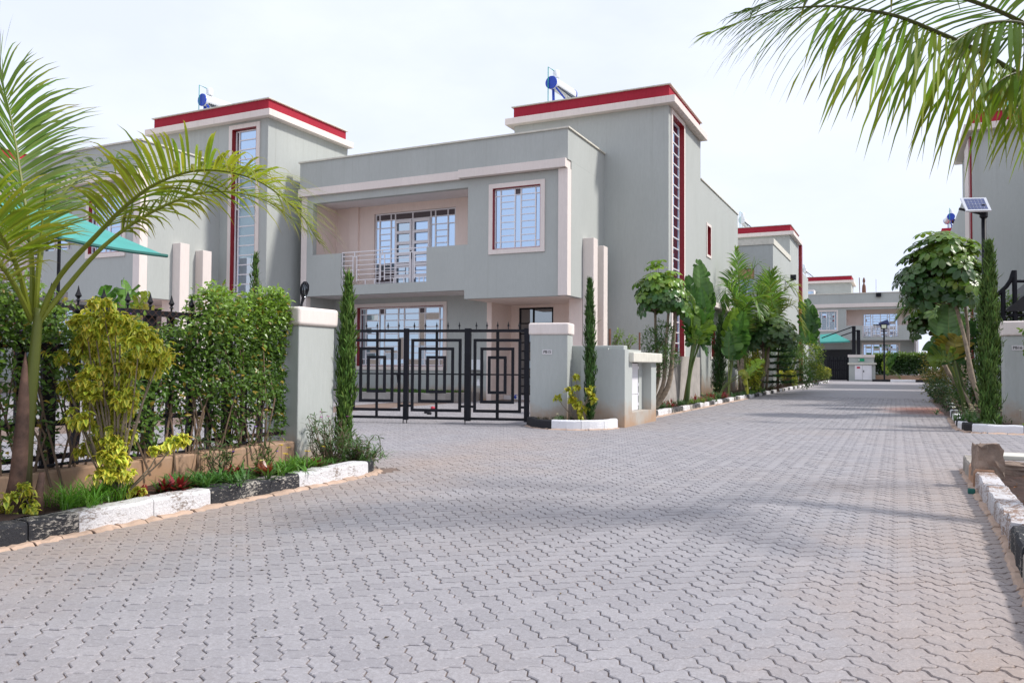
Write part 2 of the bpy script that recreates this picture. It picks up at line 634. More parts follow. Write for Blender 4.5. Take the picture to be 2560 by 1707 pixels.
ground = sheet('ground', [(-900, -900), (900, -900), (900, 900), (-900, 900)], -0.06, MT['earth'])
PAVE_Y = 34.0
road = sheet('road', [(-14.0, 0.6), (6.5, 0.6), (6.5, PAVE_Y), (-14.0, PAVE_Y)], -0.0085, MT['sand'])
road_far = sheet('road', [(-12, PAVE_Y), (8, PAVE_Y), (8, 100), (-12, 100)], -0.002, MT['pave3'])
yard = sheet('pavement', [(-34, -6), (-14.0, -6), (-14.0, 30), (-34, 30)], -0.004, MT['pave3'])
yard2 = sheet('pavement', [(-14.0, -6), (-5.9, -6), (-5.9, 7.3), (-14.0, 7.3)], -0.005, MT['pave3'])
road_near = sheet('road', [(-5.9, -30), (6.5, -30), (6.5, 0.6), (-5.9, 0.6)], -0.004, MT['pave3'])

# ---- zigzag pavers in 45 degree herringbone
PW = 0.096


def paver_outline(vertical, inset):
    """2x1 cell outline with a zigzag on every unit edge; local origin at the lower cell corner"""
    a = 0.105
    pts = []

    def edge(p, q):
        p, q = np.array(p, float), np.array(q, float)
        d = q - p
        s = 1.0 if (d[0] > 0 or d[1] > 0) else -1.0
        n = np.array([0.0, 1.0]) if abs(d[0]) > 0.5 else np.array([-1.0, 0.0])
        lo = p if s > 0 else q
        axis = d * s
        ts = ((0.27, a), (0.73, -a))
        if s < 0:
            ts = ts[::-1]
        out = [p]
        for tt, h in ts:
            out.append(lo + axis * tt + n * h)
        return out
    w, h = (1, 2) if vertical else (2, 1)
    corners = [(i, 0) for i in range(w)] + [(w, j) for j in range(h)] + [(w - i, h) for i in range(w)] + [(0, h - j) for j in range(h)]
    for k, c in enumerate(corners):
        e = edge(c, corners[(k + 1) % len(corners)])
        mid = k in ((1,) if True else ())
        pts += e
    # collinear mid points of the long sides carry no corner
    pts = np.array(pts) * PW
    c = pts.mean(0)
    n = len(pts)
    off = np.zeros_like(pts)
    for i in range(n):
        d1 = pts[i] - pts[i - 1]
        d2 = pts[(i + 1) % n] - pts[i]
        n1 = np.array([-d1[1], d1[0]]) / np.linalg.norm(d1)
        n2 = np.array([-d2[1], d2[0]]) / np.linalg.norm(d2)
        m = n1 + n2
        m /= max(0.5, np.dot(m, m) / 2.0)
        off[i] = m
    return pts + off * inset, c


def paver_geom(vertical, fine):
    top, c = paver_outline(vertical, 0.0062)
    mid, _ = paver_outline(vertical, 0.0026)
    n = len(top)
    rings = [(top, 0.0), (mid, -0.0035), (mid, -0.014)] if fine else [(top, 0.0), (mid, -0.010)]
    v = np.concatenate([np.c_[r, np.full(n, z)] for r, z in rings])
    v[:, :2] -= c
    f = [tuple(range(n))]
    for k in range(len(rings) - 1):
        f += [((k + 1) * n + i, (k + 1) * n + (i + 1) % n, k * n + (i + 1) % n, k * n + i) for i in range(n)]
    return v, f, c


def project(p):
    d = np.asarray(p, float) - EYE
    z = np.dot(d, CF)
    return (1280 + FPX * np.dot(d, CR) / z, 853.5 - FPX * np.dot(d, CU) / z, z)


def paved(x, y):
    if -4.98 < x < (0.66 if y < 16.4 else 1.10) and 0.8 < y < PAVE_Y:
        return True
    if -12.2 < x <= -4.98 and 7.45 < y < 23.4:
        if x > -6.25 and y > 13.9:
            return False
        return True
    if 0.66 <= x < 6.0 and 10.55 < y < 16.45:
        return True
    return False


S2 = math.sqrt(0.5)
cells = []
for i in range(-300, 470):
    for j in range(-300, 470):
        k = (i - j) % 4
        if k not in (0, 3):
            continue
        vert = k == 3
        lu = (i + (0.5 if vert else 1.0)) * PW
        lv = (j + (1.0 if vert else 0.5)) * PW
        x, y = (lu - lv) * S2, (lu + lv) * S2
        if not paved(x, y):
            continue
        px, py, pz = project((x, y, 0))
        if pz < 1.0 or px < -420 or px > 2980 or py > 2050:
            continue
        cells.append((pz, vert, x, y, px, py))
inview = sorted([c for c in cells if 20 < c[4] < 2540 and c[5] < 1690], key=lambda c: c[0])
solo = set(id(c) for c in inview[:300])
C45, S45 = math.cos(math.pi / 4), math.sin(math.pi / 4)
pm = {}
for vert in (False, True):
    v, f, c = paver_geom(vert, True)
    me = bpy.data.meshes.new('paver')
    me.from_pydata(v.tolist(), [], f)
    me.materials.append(MT['pave1'])
    pm[vert] = (me, v, f)
coarse = {vert: paver_geom(vert, False) for vert in (False, True)}
bv, bf, br, nvert = [], [], [], 0
for c in cells:
    pz, vert, x, y, px, py = c
    dz = RN.normal(0, 0.0013)
    tx, ty = RN.normal(0, 0.0055, 2)
    rz = RN.normal(0, 0.006)
    if id(c) in solo:
        o = bpy.data.objects.new('paver', pm[vert][0])
        COL.objects.link(o)
        o.parent = road
        o.location = (x, y, dz)
        o.rotation_euler = (tx, ty, math.pi / 4 + rz)
        continue
    v, f, _ = coarse[vert]
    cc, ss = math.cos(math.pi / 4 + rz), math.sin(math.pi / 4 + rz)
    w = np.empty_like(v)
    w[:, 0] = v[:, 0] * cc - v[:, 1] * ss + x
    w[:, 1] = v[:, 0] * ss + v[:, 1] * cc + y
    w[:, 2] = v[:, 2] + dz + v[:, 0] * ty + v[:, 1] * tx
    bv.append(w)
    bf.append((f, nvert))
    br.append(RN.random())
    nvert += len(v)
faces = [tuple(i + o for i in q) for f, o in bf for q in f]
me = bpy.data.meshes.new('paver_field')
me.from_pydata(np.concatenate(bv).tolist(), [], faces)
nv1 = len(coarse[False][0])
rn = np.concatenate([np.full(len(w), r) for w, r in zip(bv, br)]).astype(np.float32)
att = me.attributes.new('rnd', 'FLOAT', 'POINT')
att.data.foreach_set('value', rn)
link('paver_field', me, MT['pave2'], road, 'stuff')


# ---- kerbs
def smooth2(pts, n=24):
    p = [np.array(q[:2], float) for q in pts]
    p = [2 * p[0] - p[1]] + p + [2 * p[-1] - p[-2]]
    out, m = [], len(p) - 3
    for k in range(n):
        u = k / (n - 1) * m
        i = min(int(u), m - 1)
        t = u - i
        a, b, c, d = p[i:i + 4]
        out.append(.5 * ((2 * b) + (-a + c) * t + (2 * a - 5 * b + 4 * c - d) * t * t + (-a + 3 * b - 3 * c + d) * t ** 3))
    return out


def kerb_run(name, path, w, h, widths, cols, label=None, side=1, jit=0.006, bev=0.012):
    """stones along a polyline; cols gives the paint of each stone; side=+1 puts the body to the left of travel"""
    root = bpy.data.objects.new(name, None)
    COL.objects.link(root)
    root['kind'] = 'structure'
    path = [np.array(p, float) for p in path]
    seg = [np.linalg.norm(path[i + 1] - path[i]) for i in range(len(path) - 1)]
    tot = sum(seg)

    def pos(s):
        s = min(max(s, 0), tot)
        for i, q in enumerate(seg):
            if s <= q or i == len(seg) - 1:
                t = (path[i + 1] - path[i]) / q
                return path[i] + t * s, t
            s -= q
    s = 0.0
    k = 0
    while s < tot - 0.02:
        ln_ = widths[k % len(widths)]
        e = min(s + ln_, tot)
        n = max(2, int((e - s) / 0.12) + 1)
        lo, hi = [], []
        for q in range(n):
            ss = s + 0.004 + (e - s - 0.008) * q / (n - 1)
            p, t = pos(ss)
            nn = np.array([-t[1], t[0]]) * side
            jx = R.gauss(0, jit * 0.5)
            jz = R.gauss(0, jit)
            lo.append((p + nn * jx, p + nn * w, jz))
        mb = MB()
        vs, fs = [], []
        hh = h + R.gauss(0, 0.006)
        for a, b, jz in lo:
            ch = nrm(b - a) * 0.02
            vs += [(*a, -0.05), (*(a + nrm(b - a) * 0.006), hh + jz - 0.022), (*(a + ch), hh + jz), (*b, hh + jz * 0.6), (*b, -0.05)]
        for q in range(n - 1):
            for m in range(4):
                A = q * 5 + m
                fs.append((A, A + 5, A + 6, A + 1) if side > 0 else (A, A + 1, A + 6, A + 5))
        fs.append((0, 1, 2, 3, 4))
        fs.append(tuple((n - 1) * 5 + m for m in (4, 3, 2, 1, 0)))
        mb._add(vs, fs)
        o = mb.build('kerb_stone', MT[cols[k % len(cols)]], root)
        s = e
        k += 1
    return root


KX = -4.97
# left bed kerb, curving round its end
lk = [(KX, 0.4), (KX, 6.75), (KX - 0.05, 7.02), (KX - 0.2, 7.25), (KX - 0.48, 7.36), (KX - 2.5, 7.40)]
kerb_run('kerb', lk, 0.17, 0.138, [1.2, 1.2, 0.45, 0.35, 0.60, 0.55, 0.53, 0.52, 1.10, 0.5, 0.6],
         ['kerb_white', 'kerb_white', 'kerb_black', 'kerb_black', 'kerb_white', 'kerb_white', 'kerb_black', 'kerb_black', 'kerb_white',
          'kerb_black', 'kerb_black'])
# kerb along the street bed
kerb_run('kerb', [(KX, 17.35), (KX, 70.0)], 0.15, 0.13, [0.75, 1.2, 1.2], ['kerb_black', 'kerb_white', 'kerb_black', 'kerb_white'][:4])
# far right bed
rk = [(5.5, 16.55), (1.45, 16.52), (1.22, 16.62), (1.08, 16.95), (1.04, 17.6), (1.12, 21.0), (1.42, 29), (1.55, 34.0)]
kerb_run('kerb', rk, 0.16, 0.15, [0.9, 0.9, 0.9, 0.8, 0.82, 0.45, 0.55, 0.6, 0.65, 0.6] + [1.0] * 16,
         ['kerb_black_new', 'kerb_black_new', 'kerb_black_new', 'kerb_black_new', 'kerb_white_new', 'kerb_black_new', 'kerb_white_new', 'kerb_black_new', 'kerb_white_new', 'kerb_black_new'] + ['kerb_white_new', 'kerb_black_new'] * 8, side=-1)
# near right bed
kerb_run('kerb', [(0.66, 10.4), (0.665, 9.2), (0.655, 6.5), (0.60, 5.1), (0.56, 2.2)], 0.17, 0.165,
         [0.85, 0.65, 0.98, 0.95, 1.02, 0.8, 0.9, 1.4], ['stone', 'redstone', 'kerb_worn', 'kerb_worn', 'kerb_worn', 'kerb_black', 'stone', 'kerb_black'], side=1, jit=0.010)
kerb_run('kerb', [(2.6, 10.46), (0.86, 10.42)], 0.2, 0.13, [0.9, 0.8], ['stone', 'coping'], side=1, jit=0.01)
# planter before the gate pillar
pk = [at_z(1316, 1064)[:2], at_z(1336, 1070)[:2], at_z(1370, 1073)[:2], at_z(1416, 1074.5)[:2], at_z(1470, 1075)[:2], at_z(1515, 1073.5)[:2], at_z(1545, 1068)[:2] + [0.06, -0.2],
      (-4.78, 14.42)]
kerb_run('kerb', smooth2(pk), 0.14, 0.17, [0.50, 0.52, 0.55, 0.47, 0.6], ['kerb_black_new', 'kerb_black_new', 'kerb_white_new', 'kerb_white_new', 'kerb_white_new'], side=1, jit=0.002)

# earth-coloured mortar pressed along the foot of the kerbs
mort = bpy.data.objects.new('kerb_mortar', None)
COL.objects.link(mort)
mort['kind'] = 'structure'


def mortar(path, side=1, wid=0.085):
    path = [np.array(p, float) for p in path]
    for a, b in zip(path[:-1], path[1:]):
        d = nrm(b - a)
        nn = np.array([d[1], -d[0]]) * side
        ln_ = np.linalg.norm(b - a)
        s = 0.0
        while s < ln_:
            e = min(ln_, s + R.uniform(0.14, 0.36))
            n = 5
            vs, fs = [], []
            for q in range(n):
                p = a + d * (s + 0.004 + (e - s - 0.008) * q / (n - 1))
                w = wid * R.uniform(0.6, 1.15)
                hz = R.uniform(0.010, 0.028)
                vs += [(*(p - nn * 0.02), hz), (*(p + nn * w * 0.55), hz * 0.8), (*(p + nn * w), -0.008)]
            for q in range(n - 1):
                for m in range(2):
                    A = q * 3 + m
                    fs.append((A, A + 1, A + 4, A + 3))
            fs += [(0, 2, 1), ((n - 1) * 3, (n - 1) * 3 + 1, (n - 1) * 3 + 2)]
            MB()._add(vs, fs).build('mortar_lump', MT['haunch'], mort)
            s = e


mortar([(KX, 1.6), (KX, 6.75), (KX - 0.05, 7.02), (KX - 0.2, 7.25)])
mortar([(KX, 17.35), (KX, 30.0)], wid=0.11)
mortar([(1.12, 21.0), (1.04, 17.6), (1.08, 16.95), (1.22, 16.62), (1.45, 16.52), (4.2, 16.55)], wid=0.12)
mortar(pk[:-1], wid=0.07)
mortar([(0.66, 10.4), (0.655, 6.5), (0.60, 5.1), (0.57, 3.2)], wid=0.05)


# ---- planting beds
def bed(name, poly, z, rough=0.02, step=0.16):
    xs, ys = [p[0] for p in poly], [p[1] for p in poly]
    nx, ny = max(2, int((max(xs) - min(xs)) / step)), max(2, int((max(ys) - min(ys)) / step))
    vs, fs = [], []
    for j in range(ny + 1):
        for i in range(nx + 1):
            vs.append((min(xs) + (max(xs) - min(xs)) * i / nx, min(ys) + (max(ys) - min(ys)) * j / ny, z + R.gauss(0, rough)))
    for j in range(ny):
        for i in range(nx):
            a = j * (nx + 1) + i
            fs.append((a, a + 1, a + nx + 2, a + nx + 1))
    me = bpy.data.meshes.new(name)
    me.from_pydata(vs, [], fs)
    return link(name, me, MT['soil'], None, 'structure')


bed('ground_bed', [(-5.9, 0.4), (-5.12, 7.2)], 0.125, 0.015)
bed('ground_bed', [(-6.75, 17.2), (-5.11, 40.0)], 0.10, 0.02, 0.25)
bed('ground_bed', [(-6.2, 40.0), (-5.11, 70.0)], 0.10, 0.02, 0.5)
bed('ground_bed', [(1.19, 16.7), (6.0, 40.0)], 0.11, 0.02, 0.3)
bed('ground_bed', [(0.82, 1.0), (6.0, 10.25)], 0.07, 0.022)
bed('ground_bed', [(-6.2, 13.75), (-4.95, 14.5)], 0.13, 0.012)
# ================================================================== houses
def unit_pane():
    me = bpy.data.meshes.new('pane')
    me.from_pydata([(-.5, 0, -.5), (.5, 0, -.5), (.5, 0, .5), (-.5, 0, .5), (-.5, .006, -.5), (.5, .006, -.5), (.5, .006, .5), (-.5, .006, .5)], [],
                   [(0, 1, 2, 3), (7, 6, 5, 4), (0, 4, 5, 1), (1, 5, 6, 2), (2, 6, 7, 3), (3, 7, 4, 0)])
    return me


PANES = {}


def pane_mesh(key):
    if key not in PANES:
        PANES[key] = unit_pane()
        PANES[key].materials.append(MT[key])
    return PANES[key]


def glazing(parent, org, axis, W, H, cols, rows, bar=0.035, depth=0.045, special=None, glass='glass', frame='white', tilt=0.006):
    """steel window: cols = x fractions of the uprights, rows[c] = z fractions of the cross bars in column c.
    axis 'y': faces -Y, runs along +X from org; axis 'x': faces +X, runs along +Y."""
    fr = MB()
    special = special or {}

    def put(u0, u1, w0, w1, d0, d1):
        if axis == 'y':
            fr.box(org[0] + u0, org[0] + u1, org[1] + d0, org[1] + d1, org[2] + w0, org[2] + w1)
        else:
            fr.box(org[0] - d0, org[0] - d1, org[1] + u0, org[1] + u1, org[2] + w0, org[2] + w1)
    put(0, W, 0, bar, 0, depth)
    put(0, W, H - bar, H, 0, depth)
    for i, c in enumerate(cols):
        x = c * W
        x = min(max(x, bar / 2), W - bar / 2)
        put(x - bar / 2, x + bar / 2, bar, H - bar, 0.001, depth - 0.001)
    for c in range(len(cols) - 1):
        u0 = min(max(cols[c] * W, bar / 2), W - bar / 2) + bar / 2
        u1 = min(max(cols[c + 1] * W, bar / 2), W - bar / 2) - bar / 2
        rr = sorted(set([0.0, 1.0] + list(rows[c])))
        for k, r in enumerate(rr):
            if 0 < r < 1:
                put(u0, u1, r * H - bar * 0.36, r * H + bar * 0.36, 0.002, depth - 0.006)
        for k in range(len(rr) - 1):
            w0 = rr[k] * H + (bar if rr[k] == 0 else bar * 0.36)
            w1 = rr[k + 1] * H - (bar if rr[k + 1] == 1 else bar * 0.36)
            g = special.get((c, k), special.get((c, None), glass))
            o = bpy.data.objects.new('pane', pane_mesh(g))
            COL.objects.link(o)
            t1, t2 = R.gauss(0, tilt), R.gauss(0, tilt)
            if axis == 'y':
                o.location = (org[0] + (u0 + u1) / 2, org[1] + depth * 0.55, org[2] + (w0 + w1) / 2)
                o.rotation_euler = (t1, 0, t2)
            else:
                o.location = (org[0] - depth * 0.55, org[1] + (u0 + u1) / 2, org[2] + (w0 + w1) / 2)
                o.rotation_euler = (0, t1, math.pi / 2 + t2)
            o.scale = (u1 - u0 + 0.004, 1, w1 - w0 + 0.004)
            o.parent = parent
            o.matrix_parent_inverse = world_of(parent).inverted()
    return fr.build('frame', MT[frame], parent)


def surround(parent, org, axis, W, H, t=0.14, proud=0.05, material='cream', deep=0.16, reveal=None):
    """picture-frame surround round an opening, and its painted reveal"""
    mb = MB()

    def put(m, u0, u1, w0, w1, d0, d1):
        if axis == 'y':
            m.box(org[0] + u0, org[0] + u1, org[1] + d0, org[1] + d1, org[2] + w0, org[2] + w1)
        else:
            m.box(org[0] - d0, org[0] - d1, org[1] + u0, org[1] + u1, org[2] + w0, org[2] + w1)
    put(mb, -t, W + t, H, H + t, -proud, 0.01)
    put(mb, -t, W + t, -t, 0, -proud, 0.01)
    put(mb, -t, 0, 0.0005, H - 0.0005, -proud, 0.01)
    put(mb, W, W + t, 0.0005, H - 0.0005, -proud, 0.01)
    s = mb.build('surround', MT[material], parent)
    if reveal:
        mb = MB()
        e = 0.012
        put(mb, 0, e, e, H - e, -proud + 0.003, deep)
        put(mb, W - e, W, e, H - e, -proud + 0.003, deep)
        put(mb, 0, W, H - e, H, -proud + 0.003, deep)
        put(mb, 0, W, 0, e, -proud + 0.003, deep)
        mb.build('reveal', MT[reveal], parent)
    return s


SL = [0.115, 0.22, 0.332, 0.444, 0.556, 0.668, 0.78, 0.885]


def part_empty(name, loc, parent):
    o = bpy.data.objects.new(name, None)
    COL.objects.link(o)
    o.location = loc
    o.empty_display_size = 0.1
    adopt(o, parent)
    return o


def bedroom_window(h, X0, X1, Y, z0, z1):
    """cream-framed bedroom window on a wall facing -Y; outer size given"""
    t = 0.14
    w = part_empty('window', (X0, Y, z0), h)
    W, H = X1 - X0 - 2 * t, z1 - z0 - 2 * t
    org = (X0 + t, Y, z0 + t)
    surround(w, org, 'y', W, H, t, 0.045, 'cream', 0.13, 'darkred')
    glazing(w, (org[0] + 0.02, Y + 0.07, org[2] + 0.02), 'y', W - 0.04, H - 0.04, [0, .13, .44, .57, .88, 1],
            [[.115, .885], SL, [.115, .885], SL, [.115, .885]], special={(2, 2): 'louvre'})
    return w


def lounge_window(h, X0, X1, Y, z0, z1):
    t = 0.13
    w = part_empty('window', (X0, Y, z0), h)
    W, H = X1 - X0 - 2 * t, z1 - z0 - 2 * t
    org = (X0 + t, Y, z0 + t)
    surround(w, org, 'y', W, H, t, 0.045, 'cream', 0.13, 'darkred')
    full = [.11, .22, .33, .44, .55, .66, .78, .89]
    glazing(w, (org[0] + 0.02, Y + 0.10, org[2] + 0.02), 'y', W - 0.04, H - 0.04, [0, .075, .24, .30, .465, .535, .71, .775, .94, 1],
            [[.11, .89], full, [.11, .89], full, [.11, .78, .89], full, [.11, .89], full, [.11, .78]], special={(2, 2): 'louvre', (6, 2): 'louvre'}, tilt=0.02, glass='glassmid', bar=.045)
    return w


def balcony_door(h, X0, X1, Y, z0, z1, dim=True):
    w = part_empty('door', (X0, Y, z0), h)
    W, H = X1 - X0, z1 - z0
    side = [.10, .18, .25, .33, .41, .49, .57, .65, .73, .81, .91]
    mar = [.10, .18, .25, .81, .91]
    sp = {(c, 5): 'louvre' for c in (0, 2, 5, 7)}
    sp.update({(c, 11): 'louvre' for c in (1, 6)})
    if dim:
        for c in (0, 2):
            for k in (0, 1, 2):
                sp[(c, k)] = 'louvre'
        for k in (0, 1, 2):
            sp[(1, k)] = 'louvre'
    glazing(w, (X0, Y - 0.02, z0), 'y', W, H, [0, .055, .20, .255, .475, .70, .755, .905, 1],
            [mar, side, mar, [.905], [.905], mar, side, mar], special={**sp, (3, 1): 'louvre', (4, 1): 'louvre', (3, 0): 'glassmid', (4, 0): 'glass'}, bar=.045)
    # two leaves: wide rails over the glass
    for c0, c1, nm in ((.262, .468, 0), (.482, .693, 1)):
        lf = MB()
        a, b = X0 + c0 * W, X0 + c1 * W
        y0, y1 = Y - 0.075, Y - 0.022
        lf.box(a, a + 0.07, y0, y1, z0 + 0.04, z0 + .895 * H)
        lf.box(b - 0.07, b, y0, y1, z0 + 0.04, z0 + .895 * H)
        n = 6
        zt = z0 + .895 * H
        for k in range(n + 1):
            zc = z0 + 0.04 + (zt - z0 - 0.14) * k / n
            lf.box(a + 0.07, b - 0.07, y0 + 0.001, y1 - 0.001, zc, zc + 0.10)
        lf.build('door_leaf', MT['white'], w)
    hd = MB()
    hd.box(X0 + .462 * W, X0 + .478 * W, Y - 0.11, Y - 0.076, z0 + 1.05, z0 + 1.35)
    hd.build('door_handle', MT['black'], w)
    return w


def railing(h, X0, X1, Y, z0, z1):
    r = MB()
    t = 0.028

    def bx(a, b, c, d):
        r.box(a, b, Y - t / 2, Y + t / 2, c, d)
    W, H = X1 - X0, z1 - z0
    r.box(X0, X1, Y - t * .6, Y + t * .6, z1 - t, z1)
    bx(X0, X0 + t, z0, z1 - t)
    bx(X1 - t, X1, z0, z1 - t)
    steps = [(0.0, 0.12, 0.16), (0.155, 0.45, 0.10), (0.50, 0.79, 0.0), (0.835, 1.0, 0.04)]
    lines = [0.14, 0.30, 0.44, 0.58, 0.72, 0.86]
    xs = [X0 + t]
    br = [X0 + W * q for q in (0.16, 0.49, 0.835)]
    for k, b in enumerate(br):
        up = 0.04 + 0.03 * k
        bx(b - 0.10, b - 0.10 + t, z0 + H * .10, z1 - H * (.16 - up * .5))
        bx(b + 0.06, b + 0.06 + t, z0 + H * .10, z1 - H * (.16 - up * .5))
        bx(b - 0.10 + t, b + 0.06, z1 - H * (.16 - up * .5) - t, z1 - H * (.16 - up * .5))
        bx(b - 0.035, b - 0.005, z1 - H * (.16 - up * .5), z1 - t)
    ends = [X0 + t] + sum([[b - 0.10, b + 0.06 + t] for b in br], []) + [X1 - t]
    for k in range(0, len(ends), 2):
        for q in lines:
            zc = z0 + H * q
            bx(ends[k], ends[k + 1], zc, zc + t * .8)
        for q in (0.35, 0.75):
            xc = ends[k] + (ends[k + 1] - ends[k]) * q
            bx(xc, xc + t * .8, z0, z0 + H * .14)
    return r.build('railing', MT['white'], h)


def stair_window(h, org, axis, W, H, n=24):
    """tall stair window with stacked panes and a deep red reveal"""
    w = part_empty('window', org, h)
    surround(w, org, axis, W, H, 0.15, 0.04, 'cream', 0.17, 'darkred')
    rows = [k / n for k in range(1, n)]
    if axis == 'y':
        o2 = (org[0] + 0.03, org[1] + 0.12, org[2] + 0.03)
    else:
        o2 = (org[0] - 0.12, org[1] + 0.03, org[2] + 0.03)
    glazing(w, o2, axis, W - 0.06, H - 0.06, [0, .16, 1], [[.33, .66], rows], bar=0.05, depth=0.05, special={(0, None): 'glassdark'})
    return w


def water_heater(x, y, z, label, blue=True, az=0.0, s=1.0):
    """roof solar water heater: tank on legs, slanted collector tubes, small feed tank and pipe"""
    h = thing('water_heater', (x, y, z), label, 'water heater', 'solar water heaters on the roofs')
    M = Matrix.Translation((x, y, z)) @ Matrix.Rotation(az, 4, 'Z') @ Matrix.Scale(s, 4)
    zt = 1.25
    cap = MT['blue'] if blue else MT['tank']

    def mk(fn, name, m, smooth=False):
        b = MB()
        b.M = M
        fn(b)
        return b.build(name, m, h, smooth)
    t = mk(lambda b: b.lathe([(0.0, -0.02), (.24, -0.02), (.25, 0.0), (.25, 1.7), (.24, 1.72), (0, 1.72)], (0, -0.86, zt), 20, 1), 'tank', MT['tank'], True)
    for yy, nm in ((-0.90, 0), (0.86, 1)):
        mk(lambda b: b.lathe([(0.0, 0.0), (.255, 0.0), (.262, 0.02), (.262, .05), (0.0, .05)], (0, yy, zt), 20, 1), 'end_cap', cap)
    for yy in (-0.74, 0.70):
        mk(lambda b: b.bar((0.05, yy, 0), (0.02, yy, zt - .2), 0.13, 0.05), 'leg', cap)
        mk(lambda b: b.bar((0.95, yy, 0.02), (0.12, yy, zt - .16), 0.10, 0.05), 'stay', cap)
    for k in range(14):
        yy = -0.68 + 1.34 * k / 13
        mk(lambda b: b.tube([(1.35, yy, 0.10), (0.18, yy, zt - .12)], 0.028, 8), 'collector_tube', MT['tubes'], True)
    mk(lambda b: b.lathe([(0, 0), (.13, 0), (.135, .03), (.135, .28), (.11, .30), (0, .30)], (0.05, -0.55, zt + .26), 14, 2), 'feed_tank', MT['tank'], True)
    mk(lambda b: b.tube([(-.10, -0.95, -0.1), (-.10, -0.95, zt + .62), (-.02, -0.7, zt + .56), (.05, -.56, zt + .5)], 0.018, 6), 'pipe', MT['pipe'])
    return h


def terrace_house(ox, oy, label, stair, X_left=-12.32, deep=4.65):
    """two-storey house: front block with balcony, stair tower with red fascia, rear block. Local origin: right front corner of the tower."""
    h = thing('house', (ox, oy, 0), label, 'house', 'grey houses with red tower tops')

    def X(u):
        return ox + u

    def Y(v):
        return oy + v

    def part(name, m, fn, **kw):
        b = MB()
        fn(b)
        return b.build(name, m, h, **kw)
    xl, xr = X(X_left), X(-2.18)
    yf, yb = Y(-3.27), Y(-1.6)
    zt, z1, z2, zp = 8.22, 3.53, 3.25, 7.30
    wal = MT['wall']
    # ---- front block facade
    bx0, bx1 = xl + 0.52, X(-5.61)          # balcony opening
    bz0, bz1 = 3.86, 6.78
    wx0, wx1, wz0, wz1 = X(-4.85), X(-2.95), 4.6, 6.79
    rx0, rx1 = xl + 1.76, X(-7.13)           # railing gap
    yfa = yf + 0.10                          # plane below the band
    hole_w = (wx0 + .14, wx1 - .14, wz0 + .14, wz1 - .14)
    part('wall', wal, lambda b: b.panel(xl + .26, xr - 0.30, z1, 7.04, [(bx0, bx1, 4.97, bz1), (rx0, rx1, bz0, 4.98), hole_w], yfa, yfa + .20, 'y'))
    part('wall', wal, lambda b: b.box(X(-5.72), xr - 0.30, yfa, yfa + .20, z2, z1 - .0005))
    part('parapet', wal, lambda b: b.box(xl, xr, yf, yf + .22, zp, zt))
    part('cornice', MT['cream'], lambda b: b.box(xl - .06, X(-5.85), yf - .025, yf + .30, 7.04, zp - .0005))
    part('cornice', MT['cream'], lambda b: b.box(X(-5.85), xr - .03, yf - .13, yf + .30, 7.055, zp + .012))
    part('corner_strip', MT['cream'], lambda b: b.box(xr - .30, xr - .004, yf + .0, yf + .30, z2 + .003, 7.039))
    part('side_wall', wal, lambda b: b.box(xr - .20, xr, yf + .302, Y(0) - .001, z2, 7.3))
    part('side_wall', wal, lambda b: b.box(xr - .22, xr + .001, yf + .221, Y(0) - .001, 7.301, zt))
    part('side_wall', wal, lambda b: b.box(xl, xl + .22, yf + .221, Y(3.5), 7.30, zt))
    part('pilaster', MT['cream'], lambda b: b.box(xl, xl + .255, yf + .10, yf + .34, 0, 7.035))
    part('side_wall', wal, lambda b: b.box(xl + .02, xl + .24, yf + .341, Y(3.5), 0, 7.299))
    part('coping', MT['coping'], lambda b: b.box(xl - .05, xr + .05, yf - .05, yf + .26, zt + .0005, zt + .05))
    part('coping', MT['coping'], lambda b: b.box(xr - .26, xr + .05, yf + .261, Y(0) - .002, zt + .0005, zt + .05))
    # soffits, balcony floor and ceiling, roof
    part('balcony_floor', MT['soffit'], lambda b: b.box(xl + .25, X(-5.721), yf + .301, yb, z1, z1 + .28))
    part('soffit', MT['pink'], lambda b: b.box(X(-5.719), xr - .201, yf + .301, Y(0) - .002, z2, z2 + .2))
    part('ceiling', MT['soffit'], lambda b: b.box(xl + .25, xr - .21, yf + .301, Y(-.002), 6.86, 7.03))
    part('roof', MT['coping'], lambda b: b.box(xl + .22, xr - .22, yf + .22, Y(0) - .01, 7.40, 7.5))
    # balcony inside
    part('balcony_wall', MT['pink'], lambda b: b.panel(xl + .25, X(-5.5), z1 + .28, 6.859, [(X(-10.33), X(-6.96), z1 + .28, 6.57)], yb, yb + .16, 'y'))
    part('balcony_wall', MT['pink'], lambda b: b.box(X(-5.6), X(-5.44), yfa + .201, yb - .001, z1 + .281, 6.858))
    part('balcony_wall', MT['pink'], lambda b: b.box(xl + .2401, xl + .30, yfa + .201, yb - .001, z1 + .281, 6.858))
    part('pilaster', MT['pink'], lambda b: b.box(xl + .95, xl + 1.35, yb - .10, yb - .001, z1 + .281, 6.857))
    balcony_door(h, X(-10.31), X(-6.98), yb + .08, z1 + .29, 6.56)
    railing(h, rx0, rx1, yfa + .06, bz0, 5.0)
    bedroom_window(h, wx0, wx1, yfa, wz0, wz1)
    part('room_back', MT['louvre'], lambda b: b.box(X(-5.3), xr - .25, yfa + .6, yfa + .65, z1 + .3, 6.85))
    # ---- ground floor
    gw0, gw1, gz0, gz1 = X(-11.13), X(-7.26), 0.98, 3.34
    part('wall', MT['wall_stained'], lambda b: b.panel(xl + .24, X(-5.73), 0, z1 - .001, [(gw0 + .13, gw1 - .13, gz0 + .13, gz1 - .13)], yb, yb + .2, 'y'))
    lounge_window(h, gw0, gw1, yb, gz0, gz1)
    part('porch_wall', MT['pink'], lambda b: b.box(X(-5.73), X(-5.55), yb + .001, Y(-.121), 0, z2 - .001))
